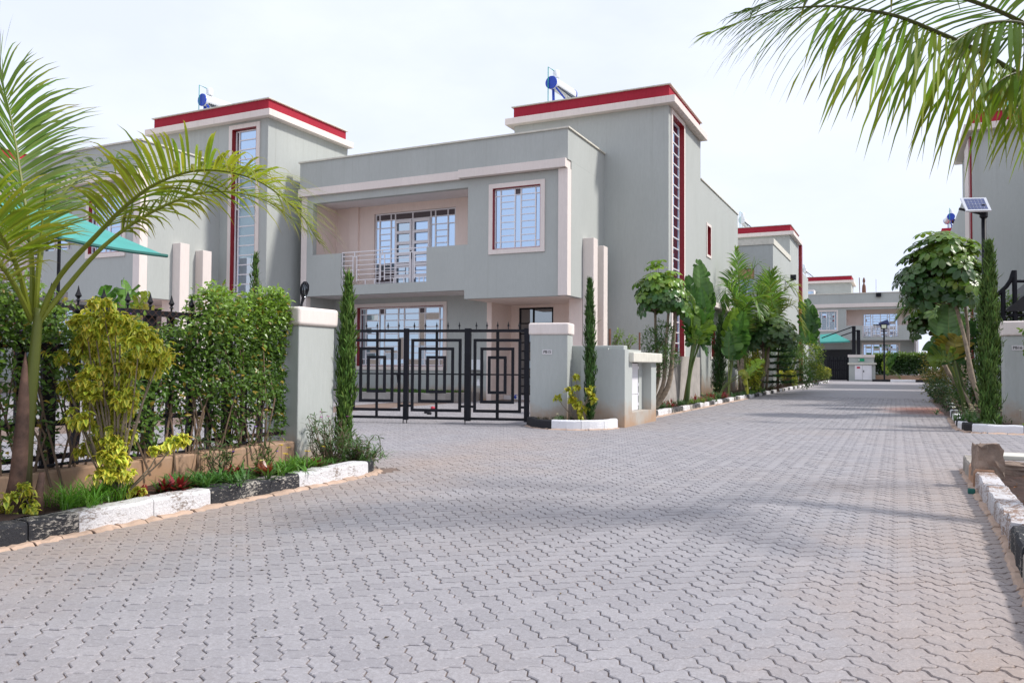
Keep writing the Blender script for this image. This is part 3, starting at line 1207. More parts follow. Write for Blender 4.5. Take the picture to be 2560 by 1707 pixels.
    part('porch_wall', MT['pink'], lambda b: b.panel(X(-5.55), xr, 0, z2 - .001, [(X(-5.24), X(-3.95), .15, 3.16)], Y(-.12), Y(-.02), 'y'))
    part('step', MT['soffit'], lambda b: b.box(X(-5.54), xr - .5, Y(-.7), Y(-.1205), 0, .15))
    d = part_empty('door', (X(-5.24), Y(-.1), .15), h)
    glazing(d, (X(-5.24), Y(-.1), .15), 'y', 1.29, 3.01, [0, .42, 1], [[.1, .2, .3, .4, .5, .6, .7, .82], [.82]], bar=.06, glass='glassdark', frame='black')
    # porch fins standing against the side wall
    part('fin', MT['cream'], lambda b: b.box(xr + .004, xr + .36, Y(-2.0), Y(-1.62), 0, 5.12), bevel=.012)
    part('fin', MT['cream'], lambda b: b.box(xr + .004, xr + .36, Y(-1.05), Y(-.67), 0, 5.0), bevel=.012)
    part('porch_wall', MT['pink'], lambda b: b.box(xr - .45, xr - .01, Y(-2.0), Y(-1.45), 0, z2 - .002))
    # ---- stair tower
    tx0, tx1, ty0, ty1 = X(-5.52), X(0), Y(0), Y(deep)
    if stair == 'side':
        sy0, sy1, sz0, sz1 = Y(.42), Y(1.95), .86, 9.42
        part('tower_wall', MT['wall_bed'], lambda b: b.panel(ty0, ty1, 0, 9.60, [(sy0, sy1, sz0, sz1)], tx1, tx1 - .36, 'x'))
        part('tower_wall', MT['wall_bed'], lambda b: b.box(tx0, tx1 - .361, ty0, ty0 + .2, 0, 9.60))
        stair_window(h, (tx1, sy0, sz0), 'x', sy1 - sy0, sz1 - sz0)
        part('sill', MT['cream'], lambda b: b.box(tx1 - .1, tx1 + .22, sy0 - .2, sy1 + .18, .60, .70 + .0), bevel=.01)
        part('plinth', MT['wall_bed'], lambda b: b.box(tx1 + .001, tx1 + .12, sy0 - .12, sy1 + .10, 0, .599))
        part('stair_core', MT['louvre'], lambda b: b.box(tx1 - 1.4, tx1 - 1.3, ty0 + .3, ty1 - .3, 0, 9.5))
    else:
        sx0, sx1, sz0, sz1 = X(-1.62), X(-.50), 1.2, 9.36
        part('tower_wall', wal, lambda b: b.panel(tx0, tx1, 0, 9.60, [(sx0, sx1, sz0, sz1)], ty0, ty0 + .36, 'y'))
        part('tower_wall', wal, lambda b: b.box(tx1 - .2, tx1, ty0 + .361, ty1, 0, 9.60))
        stair_window(h, (sx0, ty0, sz0), 'y', sx1 - sx0, sz1 - sz0)
    part('tower_wall', wal, lambda b: b.box(tx0, tx0 + .2, ty0 + .361, ty1, 0, 9.60))
    part('tower_wall', wal, lambda b: b.box(tx0 + .201, tx1 - .37, ty1 - .2, ty1 - .001, 0, 9.60))
    part('tower_band', MT['cream'], lambda b: b.box(tx0 - .26, tx1 + .26, ty0 - .24, ty1 + .03, 9.601, 9.83), bevel=.01)
    part('tower_fascia', MT['red'], lambda b: b.box(tx0 - .02, tx1 + .02, ty0 - .02, ty1 - .15, 9.831, 10.24))
    part('coping', MT['coping'], lambda b: b.box(tx0 - .09, tx1 + .09, ty0 - .09, ty1 - .08, 10.241, 10.275))
    part('scupper', MT['wall'], lambda b: b.box(X(-3.1), X(-2.86), ty0 - .10, ty0 - .001, 8.3, 8.75))
    # ---- rear block
    part('rear_wall', MT['wall_bed'], lambda b: b.panel(ty1 + .001, Y(12.4), 0, 8.18, [(Y(5.72), Y(6.36), 5.5, 6.62), (Y(6.45), Y(7.1), 1.55, 2.65)], tx1 - .002, tx1 - .25, 'x'))
    part('coping', MT['coping'], lambda b: b.box(tx1 - .28, tx1 + .04, ty1 + .002, Y(12.45), 8.1805, 8.225))
    for (a, c, e, f) in ((5.72, 6.36, 5.5, 6.62), (6.45, 7.1, 1.55, 2.65)):
        w = part_empty('window', (tx1, Y(a), e), h)
        surround(w, (tx1, Y(a), e), 'x', c - a, f - e, .10, .03, 'cream', .2, 'darkred')
        part_glaze = glazing(w, (tx1 - .16, Y(a) + .02, e + .02), 'x', c - a - .04, f - e - .04, [0, .5, 1], [[.5], [.5]], bar=.03)
    part('cornice', MT['cream'], lambda b: b.box(tx1 - .001, tx1 + .30, Y(5.4), Y(12.2), 3.46, 3.66), bevel=.01)
    part('rear_wall', wal, lambda b: b.box(xl + .02, tx1 - .26, Y(12.15), Y(12.39), 0, 8.17))
    part('roof', MT['coping'], lambda b: b.box(xl + .3, tx1 - .26, ty1 + .01, Y(12.1), 7.3, 7.4))
    return h


main = terrace_house(-6.57, 25.10, 'grey two storey house with balcony directly behind the black gate', 'side')
lefth = terrace_house(-19.34, 20.70, 'grey house behind the hedge and teal shade net, tall window on its tower front', 'front', deep=4.38)
far_left = terrace_house(-34.2, 18.6, 'house at the frame edge behind the palm, only its red tower top showing', 'front')


# ---- second house along the street
def street_house():
    h = thing('house', (-6.1, 53.2, 0), 'grey house past the areca palms, with dark red fin at its tower', 'house', 'grey houses with red tower tops')

    def part(name, m, *bx):
        b = MB()
        b.box(*bx)
        return b.build(name, MT[m], h)
    xr = -6.06
    b = MB()
    b.panel(-16, xr, 0, 7.9, [(-8.62, -7.05, 4.5, 6.62), (-9.2, -7.3, 1.0, 2.9)], 45.3, 45.5, 'y')
    b.build('wall', MT['wall'], h)
    part('side_wall', 'wall', xr - .22, xr, 45.501, 53.19, 0, 7.9)
    part('coping', 'coping', -16, xr + .05, 45.25, 45.55, 7.901, 8.22)
    part('coping', 'coping', xr - .26, xr + .05, 45.551, 53.19, 7.9, 8.22)
    part('roof', 'coping', -15.9, xr - .3, 45.6, 53, 7.4, 7.5)
    part('tower_wall', 'wall', -12.2, -6.08, 53.2, 57.9, 0, 9.60)
    part('tower_band', 'cream', -12.5, -5.83, 52.95, 58.3, 9.601, 9.83)
    part('tower_fascia', 'red', -12.25, -6.05, 53.18, 58.0, 9.831, 10.24)
    part('coping', 'coping', -12.3, -5.99, 53.12, 58.06, 10.241, 10.275)
    part('fin', 'darkred', -6.079, -5.86, 58.05, 58.55, 0, 9.60)
    part('rear_wall', 'wall', -15, -6.2, 58.56, 66, 0, 8.1)
    part('blind_box', 'redstone', -8.60, -7.07, 45.33, 45.45, 6.05, 6.60)
    w = part_empty('window', (-8.62, 45.4, 4.5), h)
    glazing(w, (-8.6, 45.38, 4.5), 'y', 1.53, 1.55, [0, .3, .75, 1], [[.4, .75], [.2, .4, .6, .8], [.4, .75]])
    surround(w, (-8.62, 45.3, 4.5), 'y', 1.57, 2.12, .1, .03, 'wall')
    w = part_empty('window', (-9.2, 45.4, 1.0), h)
    glazing(w, (-9.18, 45.38, 1.02), 'y', 1.86, 1.86, [0, .3, .75, 1], [[.4, .75], [.2, .4, .6, .8], [.4, .75]])
    surround(w, (-9.2, 45.3, 1.0), 'y', 1.9, 1.9, .12, .03, 'cream')
    c = MB()
    c.bar((xr, 50.9, 6.35), (xr + .5, 50.7, 6.45), .06)
    c.box(xr + .3, xr + .62, 50.5, 50.8, 6.45, 6.75)
    c.build('security_camera', MT['black'], h)
    return h


street_house()


# ---- the house closing the end of the street
def end_house():
    Yf = 81.0

    def PX_(x):
        return float(at_y(x, 850, Yf)[0])

    def PZ(y, x=2180):
        return float(at_y(x, y, Yf)[2])
    h = thing('house', (-3, Yf, 0), 'house closing the end of the street, with balcony and reflecting windows', 'house', 'grey houses with red tower tops')
    x0, x1 = PX_(2010), PX_(2290)
    top = PZ(733)
    zb0, zb1 = PZ(767), PZ(757.5)
    zlo = PZ(850)
    bz0, bz1 = PZ(813.5), PZ(773)
    bx0, bx1 = PX_(2116), PX_(2290) - .15
    wx0, wx1, wz0, wz1 = PX_(2044.5), PX_(2095.5), PZ(826.5), PZ(773)
    dx0, dx1, dz0, dz1 = PX_(2157), PX_(2245), PZ(842), PZ(779)

    def part(name, m, *bx):
        b = MB()
        b.box(*bx)
        return b.build(name, MT[m], h)
    b = MB()
    b.panel(x0, x1, zlo, zb0, [(bx0, bx1, bz0, bz1), (dx0 - .05, dx1 + .05, dz0, bz0 + .01), (wx0 + .12, wx1 - .12, wz0 + .12, wz1 - .12)], Yf, Yf + .2, 'y')
    b.build('wall', MT['wall'], h)
    part('parapet', 'wall', x0, x1, Yf - .05, Yf + .2, zb1, top)
    part('cornice', 'cream', x0 - .05, x1, Yf - .15, Yf + .2, zb0 + .001, zb1 - .001)
    part('coping', 'coping', x0 - .05, x1 + .05, Yf - .1, Yf + .25, top + .001, top + .08)
    part('side_wall', 'soffit', x1 + .001, x1 + .2, Yf + .05, Yf + 9, 0, top)
    part('balcony_wall', 'pink', bx0 - .3, x1, Yf + 1.6, Yf + 1.75, zlo, zb0)
    part('balcony_wall', 'pink', bx0 - .1, bx0 - .001, Yf + .21, Yf + 1.59, zlo + .2, zb0)
    part('balcony_floor', 'soffit', x0, x1, Yf + .201, Yf + 1.59, zlo, zlo + .2)
    part('ceiling', 'soffit', x0, x1, Yf + .201, Yf + 1.59, zb0 - .1, zb0)
    part('roof', 'coping', x0, x1, Yf + .2, Yf + 9, zb1 - .1, zb1)
    w = part_empty('window', (wx0, Yf, wz0), h)
    surround(w, (wx0 + .12, Yf, wz0 + .12), 'y', wx1 - wx0 - .24, wz1 - wz0 - .24, .12, .04, 'cream')
    glazing(w, (wx0 + .12, Yf + .08, wz0 + .12), 'y', wx1 - wx0 - .24, wz1 - wz0 - .24, [0, .13, .44, .57, .88, 1], [[.115, .885], SL, [.115, .885], SL, [.115, .885]], bar=.05, tilt=.03)
    d = part_empty('door', (dx0, Yf + 1.5, dz0), h)
    glazing(d, (dx0, Yf + 1.5, dz0), 'y', dx1 - dx0, dz1 - dz0 - .12, [0, .06, .22, .28, .5, .7, .76, .93, 1],
            [[.2, .85], SL, [.2, .85], SL, SL, [.2, .85], SL, [.2, .85]], bar=.06, tilt=.02)
    rl = MB()
    for k in range(6):
        z = dz0 + (bz0 - dz0) * (k + .5) / 6
        rl.box(dx0, dx1, Yf + .02, Yf + .06, z, z + .05)
    for k in range(9):
        xx = dx0 + (dx1 - dx0) * k / 8
        rl.box(xx - .03, xx + .03, Yf + .061, Yf + .09, dz0, bz0)
    rl.build('railing', MT['white'], h)
    gx0, gx1, gz0, gz1 = PX_(2156), PX_(2247), PZ(892), PZ(859)
    b = MB()
    b.panel(x0, x1 - .1, 0, zlo - .001, [(gx0, gx1, gz0 - .6, gz1)], Yf + 1.6, Yf + 1.8, 'y')
    b.build('wall', MT['wall'], h)
    w = part_empty('window', (gx0, Yf + 1.6, gz0), h)
    surround(w, (gx0, Yf + 1.6, gz0 - .6), 'y', gx1 - gx0, gz1 - gz0 + .6, .12, .04, 'cream')
    glazing(w, (gx0, Yf + 1.66, gz0 - .6), 'y', gx1 - gx0, gz1 - gz0 + .6, [0, .08, .24, .30, .465, .535, .71, .775, .94, 1], [[.2, .85], SL, [.2, .85], SL, [.2, .85], SL, [.2, .85], SL, [.2, .85]], bar=.06, tilt=.02)
    part('porch_shade_panel', 'tarp', PX_(2040), PX_(2128), Yf + 1.45, Yf + 1.59, 0, 2.9)  # dark panel standing in for the shadow inside the porch
    # tower at its left
    tx1 = float(at_y(2128, 600, 86)[0])
    part('tower_wall', 'wall', -14, tx1, 85.2, 90, 0, 9.6)
    part('tower_band', 'cream', -14, tx1 + .25, 84.95, 90.3, 9.601, 9.83)
    part('tower_fascia', 'red', -14, tx1 + .02, 85.18, 90, 9.831, 10.24)
    part('coping', 'coping', -14, tx1 + .08, 85.1, 90, 10.241, 10.28)
    part('stair_wall', 'soffit', float(at_y(2000, 600, 83)[0]), float(at_y(2034, 600, 83)[0]), 83, 85.1, 5.0, 8.8)
    w = part_empty('window', (-8.6, 82.9, 6.0), h)
    glazing(w, (float(at_y(1998, 600, 82.9)[0]), 82.9, 5.6), 'y', 1.35, 3.1, [0, 1], [[k / 9 for k in range(1, 9)]], bar=.07)
    part('aerial', 'alu', tx1 + 2.2, tx1 + 2.25, 86, 86.05, 8, 9.9)
    return h


end_house()


# ---- tall house on the right of the street
def right_house():
    h = thing('house', (2.2, 32.3, 0), 'tall grey house tower behind the solar street lamp', 'house', 'grey houses with red tower tops')

    def part(name, m, *bx):
        b = MB()
        b.box(*bx)
        return b.build(name, MT[m], h)
    part('tower_wall', 'wall', 2.48, 8.4, 32.5, 37.2, 0, 9.60)
    part('tower_band', 'cream', 2.22, 8.7, 32.25, 37.6, 9.601, 9.83)
    part('tower_fascia', 'red', 2.46, 8.45, 32.48, 37.0, 9.831, 10.24)
    part('coping', 'coping', 2.4, 8.5, 32.42, 37.08, 10.241, 10.275)
    part('fin', 'darkred', 2.42, 2.479, 32.75, 33.1, 0, 9.5)
    part('surround', 'cream', 2.40, 2.478, 33.11, 34.9, .4, 9.5)
    part('rear_wall', 'wall', 2.5, 9, 37.21, 46, 0, 8.1)
    part('front_wall', 'wall', 5.4, 14, 29.2, 32.49, 0, 8.2)
    return h


right_house()


def right_house_far():
    h = thing('house', (2.6, 58, 0), 'red roofed tower showing over the umbrella tree crown', 'house', 'grey houses with red tower tops')

    def part(name, m, *bx):
        b = MB()
        b.box(*bx)
        return b.build(name, MT[m], h)
    part('tower_wall', 'wall', 2.8, 8.4, 58.5, 63.2, 0, 9.60)
    part('tower_band', 'cream', 2.5, 8.7, 58.2, 63.6, 9.601, 9.83)
    part('tower_fascia', 'red', 2.7, 8.45, 58.45, 63.0, 9.831, 10.24)
    part('front_wall', 'wall', 3.0, 9.0, 50.0, 58.49, 0, 8.1)


right_house_far()

water_heater(-11.04, 26.9, 10.22, 'blue capped solar water heater on the red topped tower behind the gate', True, math.radians(-6), .9)
water_heater(-23.39, 22.4, 9.95, 'blue capped solar water heater on the tower behind the arching palm frond', True, math.radians(-6), .9)
water_heater(-9.41, 55.9, 10.0, 'white capped solar water heater with dark panel past the grey side wall', False, 0, .9)
water_heater(-8.55, 87.6, 10.1, 'small pale solar water heater on the farthest red topped tower', False, 0, .9)
water_heater(3.2, 59.9, 9.95, 'blue legged solar water heater above the umbrella tree crown', True, math.radians(5), .9)
water_heater(3.82, 34.8, 10.1, 'solar water heater behind the hanging palm leaflets', True, 0, .9)

# tall carved figure standing on the end house roof
fig = MB()
c = at_y(2160, 733, 84)
fig.lathe([(r_ * .42, h_ * .56) for r_, h_ in ((.30, 0), (.42, .25), (.44, .6), (.40, 1.2), (.34, 1.55), (.18, 1.75), (.15, 1.95), (.24, 2.05), (.30, 2.3), (.24, 2.6), (.10, 2.85), (0, 2.95))],
          (float(c[0]), 84.0, float(c[2]) - .1), 12)
tag(fig.build('statue', MT['rust'], None, True), 'red brown standing figure on the roof of the end house', 'statue')
st = MB()
c2 = at_y(2153, 733, 84)
st.bar((float(c2[0]) - .1, 84, 7.6), (float(c2[0]) - .16, 84, 9.9), .07)
tag(st.build('roof_mast', MT['rust'], None), 'thin mast beside the red brown roof figure', 'mast')
# ================================================================== gate, pillars, fence and small things
GA = np.array([-6.47, 14.04, 0.0])                 # right end of the gate
GD = nrm(np.array([3.39, 0.95, 0.0]))              # along the gate, left to right
GN = np.array([GD[1], -GD[0], 0.0])                # towards the camera


def gs(x):
    """distance along the gate of a picture column"""
    return float(np.dot(at_plane(x, 930, GA, GN) - GA, GD))


def gate():
    g = thing('gate', GA, 'black steel gate with nested rectangle panels and spear points', 'gate')
    M = Matrix(((GD[0], -GN[0], 0, GA[0]), (GD[1], -GN[1], 0, GA[1]), (0, 0, 1, 0), (0, 0, 0, 1)))
    zb, zt = 0.085, 1.86
    H = zt - zb

    def bars(name, boxes, dz=0.0, smooth=False):
        b = MB()
        b.M = M
        for q in boxes:
            b.box(*q)
        return b.build(name, MT['black'], g)
    posts = [(gs(1311), gs(1323)), (gs(1162), gs(1177)), (gs(1010), gs(1021)), (gs(868) - .02, gs(868) + .06)]
    for a, b_ in posts:
        bars('post', [(a, b_, -.045, .045, zb - .02, zt + .02)])
    cells = [(posts[1][1], posts[0][0]), (posts[2][1], posts[1][0]), (posts[3][1], posts[2][0])]
    for ci, (a, b_) in enumerate(cells):
        lf = bars('top_rail', [(a, b_, -.03, .03, zt - .055, zt)])
        bars('bottom_rail', [(a, b_, -.03, .03, zb, zb + .05)])
        w = b_ - a
        cx = (a + b_) / 2
        cw = .036 if ci else .045
        # the centre upright runs the full height; nested frames are welded in front of it
        bars('upright', [(cx - cw / 1.6, cx + cw / 1.6, -.008, .03, zb + .05, zt - .055)])
        bars('rod', [(a, b_, .012, .026, zb + H * .495, zb + H * .51)])
        for q, (fx, f0, f1) in enumerate(((.055, .085, .895), (.185, .185, .80), (.325, .29, .705))):
            x0, x1 = a + w * fx, b_ - w * fx
            z0, z1 = zb + H * f0, zb + H * f1
            t = .056
            y0, y1 = -.040, -.0085
            bars('nested_frame', [(x0, x1, y0, y1, z1 - t, z1), (x0, x1, y0, y1, z0, z0 + t), (x0, x0 + t, y0, y1, z0 + t, z1 - t), (x1 - t, x1, y0, y1, z0 + t, z1 - t)])
        for sgn, xx in ((1, a), (-1, b_)):
            bars('hinge_tab', [(xx, xx + sgn * w * .058, -.03, .0, zb + H * .135, zb + H * .16)])
        n = 5
        for k in range(n):
            x = a + w * (k + .5) / n
            b = MB()
            b.M = M
            b.lathe([(.006, 0), (.007, .025), (.017, .03), (.007, .045), (.012, .055), (.024, .068), (.012, .10), (.003, .145), (.0005, .16)], (x, 0, zt - .001), 6)
            b.build('spear_point', MT['black'], g)
    for x in (gs(1010) + .01, gs(1021) - .01, gs(1165)):
        bars('drop_bolt', [(x - .008, x + .008, -.06, -.046, 0.0, .30)])
    lk = MB()
    lk.M = M
    lk.box(posts[1][1] + .02, posts[1][1] + .26, -.065, -.041, zb + H * .49, zb + H * .515)
    lk.build('slide_bolt', MT['black'], g)
    lk = MB()
    lk.M = M
    lk.box(posts[1][1] + .14, posts[1][1] + .20, -.085, -.066, zb + H * .38, zb + H * .43)
    lk.lathe([(.02, 0), (.022, .012), (.0, .012)], (posts[1][1] + .17, -.075, zb + H * .44), 8, 1)
    lk.build('padlock', MT['alu'], g)
    lk = MB()
    lk.M = M
    lk.box(posts[2][0] - .22, posts[2][0] - .0, -.065, -.041, zb + H * .49, zb + H * .515)
    lk.tube([(posts[2][0] - .12, -.07, zb + H * .49), (posts[2][0] - .10, -.075, zb + H * .40)], .012, 6)
    lk.build('latch', MT['black'], g)
    return g


gate()


def plate(parent, text, M, w=.19, h=.095):
    b = MB()
    b.M = M
    b.box(-w / 2, w / 2, -.008, 0, -h / 2, h / 2)
    pl = b.build('number_plate', MT['plate'], parent)
    cu = bpy.data.curves.new('lettering', 'FONT')
    cu.body = text
    cu.align_x = 'CENTER'
    cu.align_y = 'CENTER'
    cu.size = h * .78
    cu.offset = .0012
    cu.extrude = .0008
    o = bpy.data.objects.new('lettering', cu)
    COL.objects.link(o)
    cu.materials.append(MT['ink'])
    mw = M @ Matrix.Translation((0, -.0095, 0)) @ Matrix.Rotation(math.pi / 2, 4, 'X')
    o.matrix_world = mw
    o.location, o.rotation_euler = mw.to_translation(), mw.to_euler()
    o.parent = pl
    o.matrix_parent_inverse = world_of(pl).inverted()
    return pl


def pillar(name, label, org, ang, w, d, h, caph, over, text=None, tx=0.5, tz=None, group='gate and fence pillars'):
    """rendered pillar with a thick rounded cap; org = front left foot, ang turns it"""
    p = thing(name, (org[0], org[1], 0), label, 'pillar', group)
    M = Matrix.Translation((org[0], org[1], 0)) @ Matrix.Rotation(ang, 4, 'Z')
    b = MB()
    b.M = M
    b.box(0, w, 0, d, 0, h - caph)
    b.build('shaft', MT['wall_stained'], p, bevel=.012)
    b = MB()
    b.M = M
    b.box(-over, w + over, -over, d + over, h - caph + .0005, h)
    b.build('cap', MT['cream'], p, bevel=.035, seg=4)
    if text:
        plate(p, text, M @ Matrix.Translation((w * tx, -.0005, tz)))
    return p


ANG = math.atan2(GD[1], GD[0])
gp = at_z(1324.5, 1056, 0.07)
gp0 = np.array([-6.385, 14.02])
pillar('gate_pillar', 'grey gate pillar with cream cap and plate PB15', gp0, math.radians(9), .74, .46, 1.98, .23, .03, 'PB15', .46, 1.42)
pillar('fence_pillar', 'grey fence pillar with cream cap beside the hedge, torch lamp on top', (-6.22, 6.66), 0.0, .47, .60, 1.77, .20, .035)
pillar('gate_pillar', 'pale pillar with plate PB16 beyond the black and white kerb', (1.85, 17.75), 0.0, .85, .55, 2.06, .28, .04, 'PB16', .25, 1.55)

# ---- wall from the gate pillar to the meter cabinet
mw = thing('wall', (-5.6, 14.5, 0), 'low grey wall joining the gate pillar to the meter cabinet', 'wall')
b = MB()
b.box(-5.75, -4.66, 14.52, 14.74, 0, 1.55)
b.build('wall_panel', MT['wall_stained'], mw, bevel=.012)
b = MB()
b.box(-5.75, -5.52, 14.741, 24.9, 0, 1.45)
b.build('wall_panel', MT['concrete'], mw)


def meter_cabinet():
    c = thing('meter_cabinet', (-5.0, 15.5, 0), 'grey rendered meter cabinet with white steel door and brass padlock', 'cabinet', 'meter cabinets')
    X0, X1, Ya, Yb, zt = -5.5, -4.62, 14.45, 16.62, 1.42
    d0, d1, dz0, dz1 = 14.92, 16.25, .26, 1.235
    b = MB()
    b.panel(Ya, Yb, 0, 1.235, [(d0, d1, dz0, 1.24)], X1, X1 - .30, 'x')
    b.build('housing', MT['wall_stained'], c)
    b = MB()
    b.box(X0, X1 - .301, Ya, Yb, 0, 1.235)
    b.build('back_wall', MT['wall_stained'], c)
    b = MB()
    b.box(X1 - .32, X1 + .10, Ya + .26, Yb + .14, 1.2355, 1.43)
    b.build('lintel', MT['coping'], c, bevel=.02)
    b = MB()
    b.box(X0, X1 - .33, Ya + .001, Yb, 1.2355, 1.50)
    b.box(X1 - .329, X1 + .0, Ya + .001, Ya + .259, 1.2355, 1.47)
    b.build('top_slab', MT['wall'], c)
    xd = X1 - .22
    b = MB()
    b.box(xd, xd + .012, d0 + .005, d1 - .26, dz0 + .33, dz1 - .02)
    dr = b.build('door', MT['doorwhite'], c, bevel=.004)
    b = MB()
    b.box(xd, xd + .012, d0 + .005, d0 + .42, dz0 + .005, dz0 + .322)
    b.build('door', MT['doorwhite'], c, bevel=.004)
    b = MB()
    b.box(xd, xd + .012, d0 + .426, d1 - .26, dz0 + .005, dz0 + .322)
    b.build('door', MT['doorwhite'], c, bevel=.004)
    b = MB()
    b.box(xd - .05, xd + .03, d1 - .255, d1 - .0, dz0 + .001, dz1)
    b.build('jamb', MT['wall'], c)
    for z in (.35, .55, .75, 1.1):
        b = MB()
        b.lathe([(.014, 0), (.014, .06)], (xd + .018, d1 - .262, z), 8)
        b.build('hinge', MT['doorwhite'], c)
    b = MB()
    b.box(xd + .013, xd + .03, d0 + .30, d0 + .40, .84, .875)
    b.tube([(xd + .03, d0 + .37, .86), (xd + .04, d0 + .38, .80), (xd + .03, d0 + .40, .78)], .008, 6)
    b.build('hasp', MT['rust'], dr)
    b = MB()
    b.box(xd + .025, xd + .05, d0 + .36, d0 + .43, .70, .77)
    b.build('padlock', MT['brass'], dr, bevel=.006)
    return c


meter_cabinet()

for x, ytop, lab in ((1523.5, 822, 'rusty iron post standing behind the low wall, nearer the gate'), (1598, 831, 'thin rusty post behind the low wall beside the green shrub')):
    q = at_y(x, ytop, 17.2)
    b = MB()
    b.tube([(q[0], q[1], 0), (q[0] + .01, q[1], q[2])], .028 if x < 1550 else .02, 8)
    tag(b.build('iron_post', MT['rust']), lab, 'post', 'rusty posts behind the low wall')


# ---- fence of the left plot
def fence():
    f = thing('fence', (-5.86, 4.0, 0), 'black bar fence with spear points and wire mesh under the hedge', 'fence')
    Xf, Y0, Y1, zt = -5.93, 0.2, 6.64, 1.62
    b = MB()
    b.box(-6.08, -5.76, Y0, Y1 - .001, 0, .335)
    b.build('plinth', MT['lowwall'], f, bevel=.015)

    def bar(nm, *q):
        m = MB()
        m.box(*q)
        return m.build(nm, MT['black'], f)
    for z0, z1 in ((zt - .05, zt), (zt - .36, zt - .32), (.40, .44), (.66, .70)):
        bar('rail', Xf - .02, Xf + .02, Y0, Y1, z0, z1)
    n = 0
    y = Y0 + .15
    while y < Y1 - .1:
        wide = n % 4 == 0
        w = .055 if wide else .03
        bar('post' if wide else 'bar', Xf - .055, Xf - .021, y - w, y + w, .336, zt - .001)
        m = MB()
        m.lathe([(.008, 0), (.009, .03), (.02, .035), (.009, .05), (.014, .06), (.026, .075), (.012, .11), (.003, .15), (.0005, .16)], (Xf - .03, y, zt), 6)
        m.build('spear_point', MT['black'], f)
        y += .23
        n += 1
    m = MB()
    s = .075
    a = Y0
    H = zt - .36
    while a < Y1 + H:
        for sg in (1, -1):
            p0 = [a, .36] if sg > 0 else [a, .36]
            p1 = [a + sg * -H, .36 + H] if sg > 0 else [a + H, .36 + H]
            q0, q1 = np.array(p0), np.array(p1)
            dd = q1 - q0
            ta = [0.0, 1.0]
            for e, si in ((Y0, 1), (Y1, -1)):
                den = dd[0]
                tt = (e - q0[0]) / den
                if (q0[0] - e) * si < 0:
                    ta[0] = max(ta[0], tt)
                if (q1[0] - e) * si < 0:
                    ta[1] = min(ta[1], tt)
            if ta[1] - ta[0] > .02:
                A, B = q0 + dd * ta[0], q0 + dd * ta[1]
                m.tube([(Xf + .026 + .002 * sg, A[0], A[1]), (Xf + .026 + .002 * sg, B[0], B[1])], .0012, 3, False)
        a += s
    m.build('wire_mesh', MT['rust'], f, kind='stuff')
    m = MB()
    m.tube([(Xf + .09, Y0 + .5 * k, .365 + .01 * math.sin(k * 1.7)) for k in range(13)], .011, 6)
    m.build('hose', MT['black'], f)
    return f


fence()

# ---- torch lamp on the fence pillar
tl = thing('torch_lamp', (-5.98, 6.95, 1.77), 'black garden torch lamp with slotted shade on the fence pillar', 'lamp')
b = MB()
b.tube([(-5.98, 6.95, 1.76), (-5.965, 6.95, 1.83), (-5.94, 6.95, 1.90)], [.016, .014, .02], 8)
b.build('stem', MT['black'], tl)
for k in range(12):
    w = 2 * math.pi * k / 12
    b = MB()
    ring = [(.014, 0), (.036, .045), (.045, .09), (.040, .145), (.022, .17)]
    b.tube([(-5.94 + r * math.cos(w) + z * .12, 6.95 + r * math.sin(w), 1.89 + z) for r, z in ring], .0065, 4)
    b.build('shade_rib', MT['black'], tl)
b = MB()
b.lathe([(.023, 0), (.026, .008), (.015, .015), (0, .017)], (-5.94 + .020, 6.95, 1.89 + .168), 10)
b.build('shade_top', MT['black'], tl)
b = MB()
b.lathe([(.010, 0), (.026, .045), (.033, .09), (.026, .145), (.008, .165)], (-5.925, 6.95, 1.89), 10)
b.build('lamp_core', MT['glassdark'], tl, True)

# ---- teal shade net over the left yard
sn = thing('shade_net', (-13, 12, 0), 'teal shade net stretched over the yard behind the palm', 'shade net')
A, B_ = at_d(418, 640, 15.5), at_d(-60, 535, 12.5)
Cc, D_ = at_d(-120, 500, 17.5), at_d(150, 530, 19.5)
vs, fs, n = [], [], 10
for j in range(n + 1):
    for i in range(n + 1):
        s_, t_ = i / n, j / n
        p = (A * (1 - s_) + B_ * s_) * (1 - t_) + (D_ * (1 - s_) + Cc * s_) * t_
        p = p + np.array([0, 0, .35 * math.sin(math.pi * s_) * math.sin(math.pi * t_) - .10 * math.sin(math.pi * s_) * (1 - t_)])
        vs.append(p)
for j in range(n):
    for i in range(n):
        a = j * (n + 1) + i
        fs.append((a, a + 1, a + n + 2, a + n + 1))
MB()._add(vs, fs).build('net', MT['sail'], sn, True)
MB().tube(vs[:n + 1], .035, 6).build('edge_binding', MT['saildark'], sn)
for q in (B_, Cc, D_):
    MB().tube([(q[0], q[1], 0), (q[0], q[1], q[2] + .0)], .04, 8).build('post', MT['black'], sn)

# ---- right side: lamp, canopy frame, hedge backdrop
lp = thing('street_lamp', (1.70, 18.6, 0), 'solar street lamp with tilted panel on a dark pole', 'street lamp', 'solar street lamps')
q = at_y(2459, 512, 18.6)
LX, LZ = float(q[0]), float(q[2])
MB().tube([(LX, 18.6, 0), (LX, 18.6, LZ)], .046, 12).build('pole', MT['black'], lp, True)
MB().lathe([(.06, 0), (.075, .02), (.075, .12), (.06, .14)], (LX, 18.6, LZ - .27), 12).build('collar', MT['black'], lp)
pa, pb, pc, pd = at_y(2401, 495, 18.95), at_y(2465, 494, 18.95), at_y(2479, 525.5, 18.35), at_y(2415, 527, 18.35)
nn = nrm(np.cross(pb - pa, pd - pa))
nn = nn if nn[2] > 0 else -nn


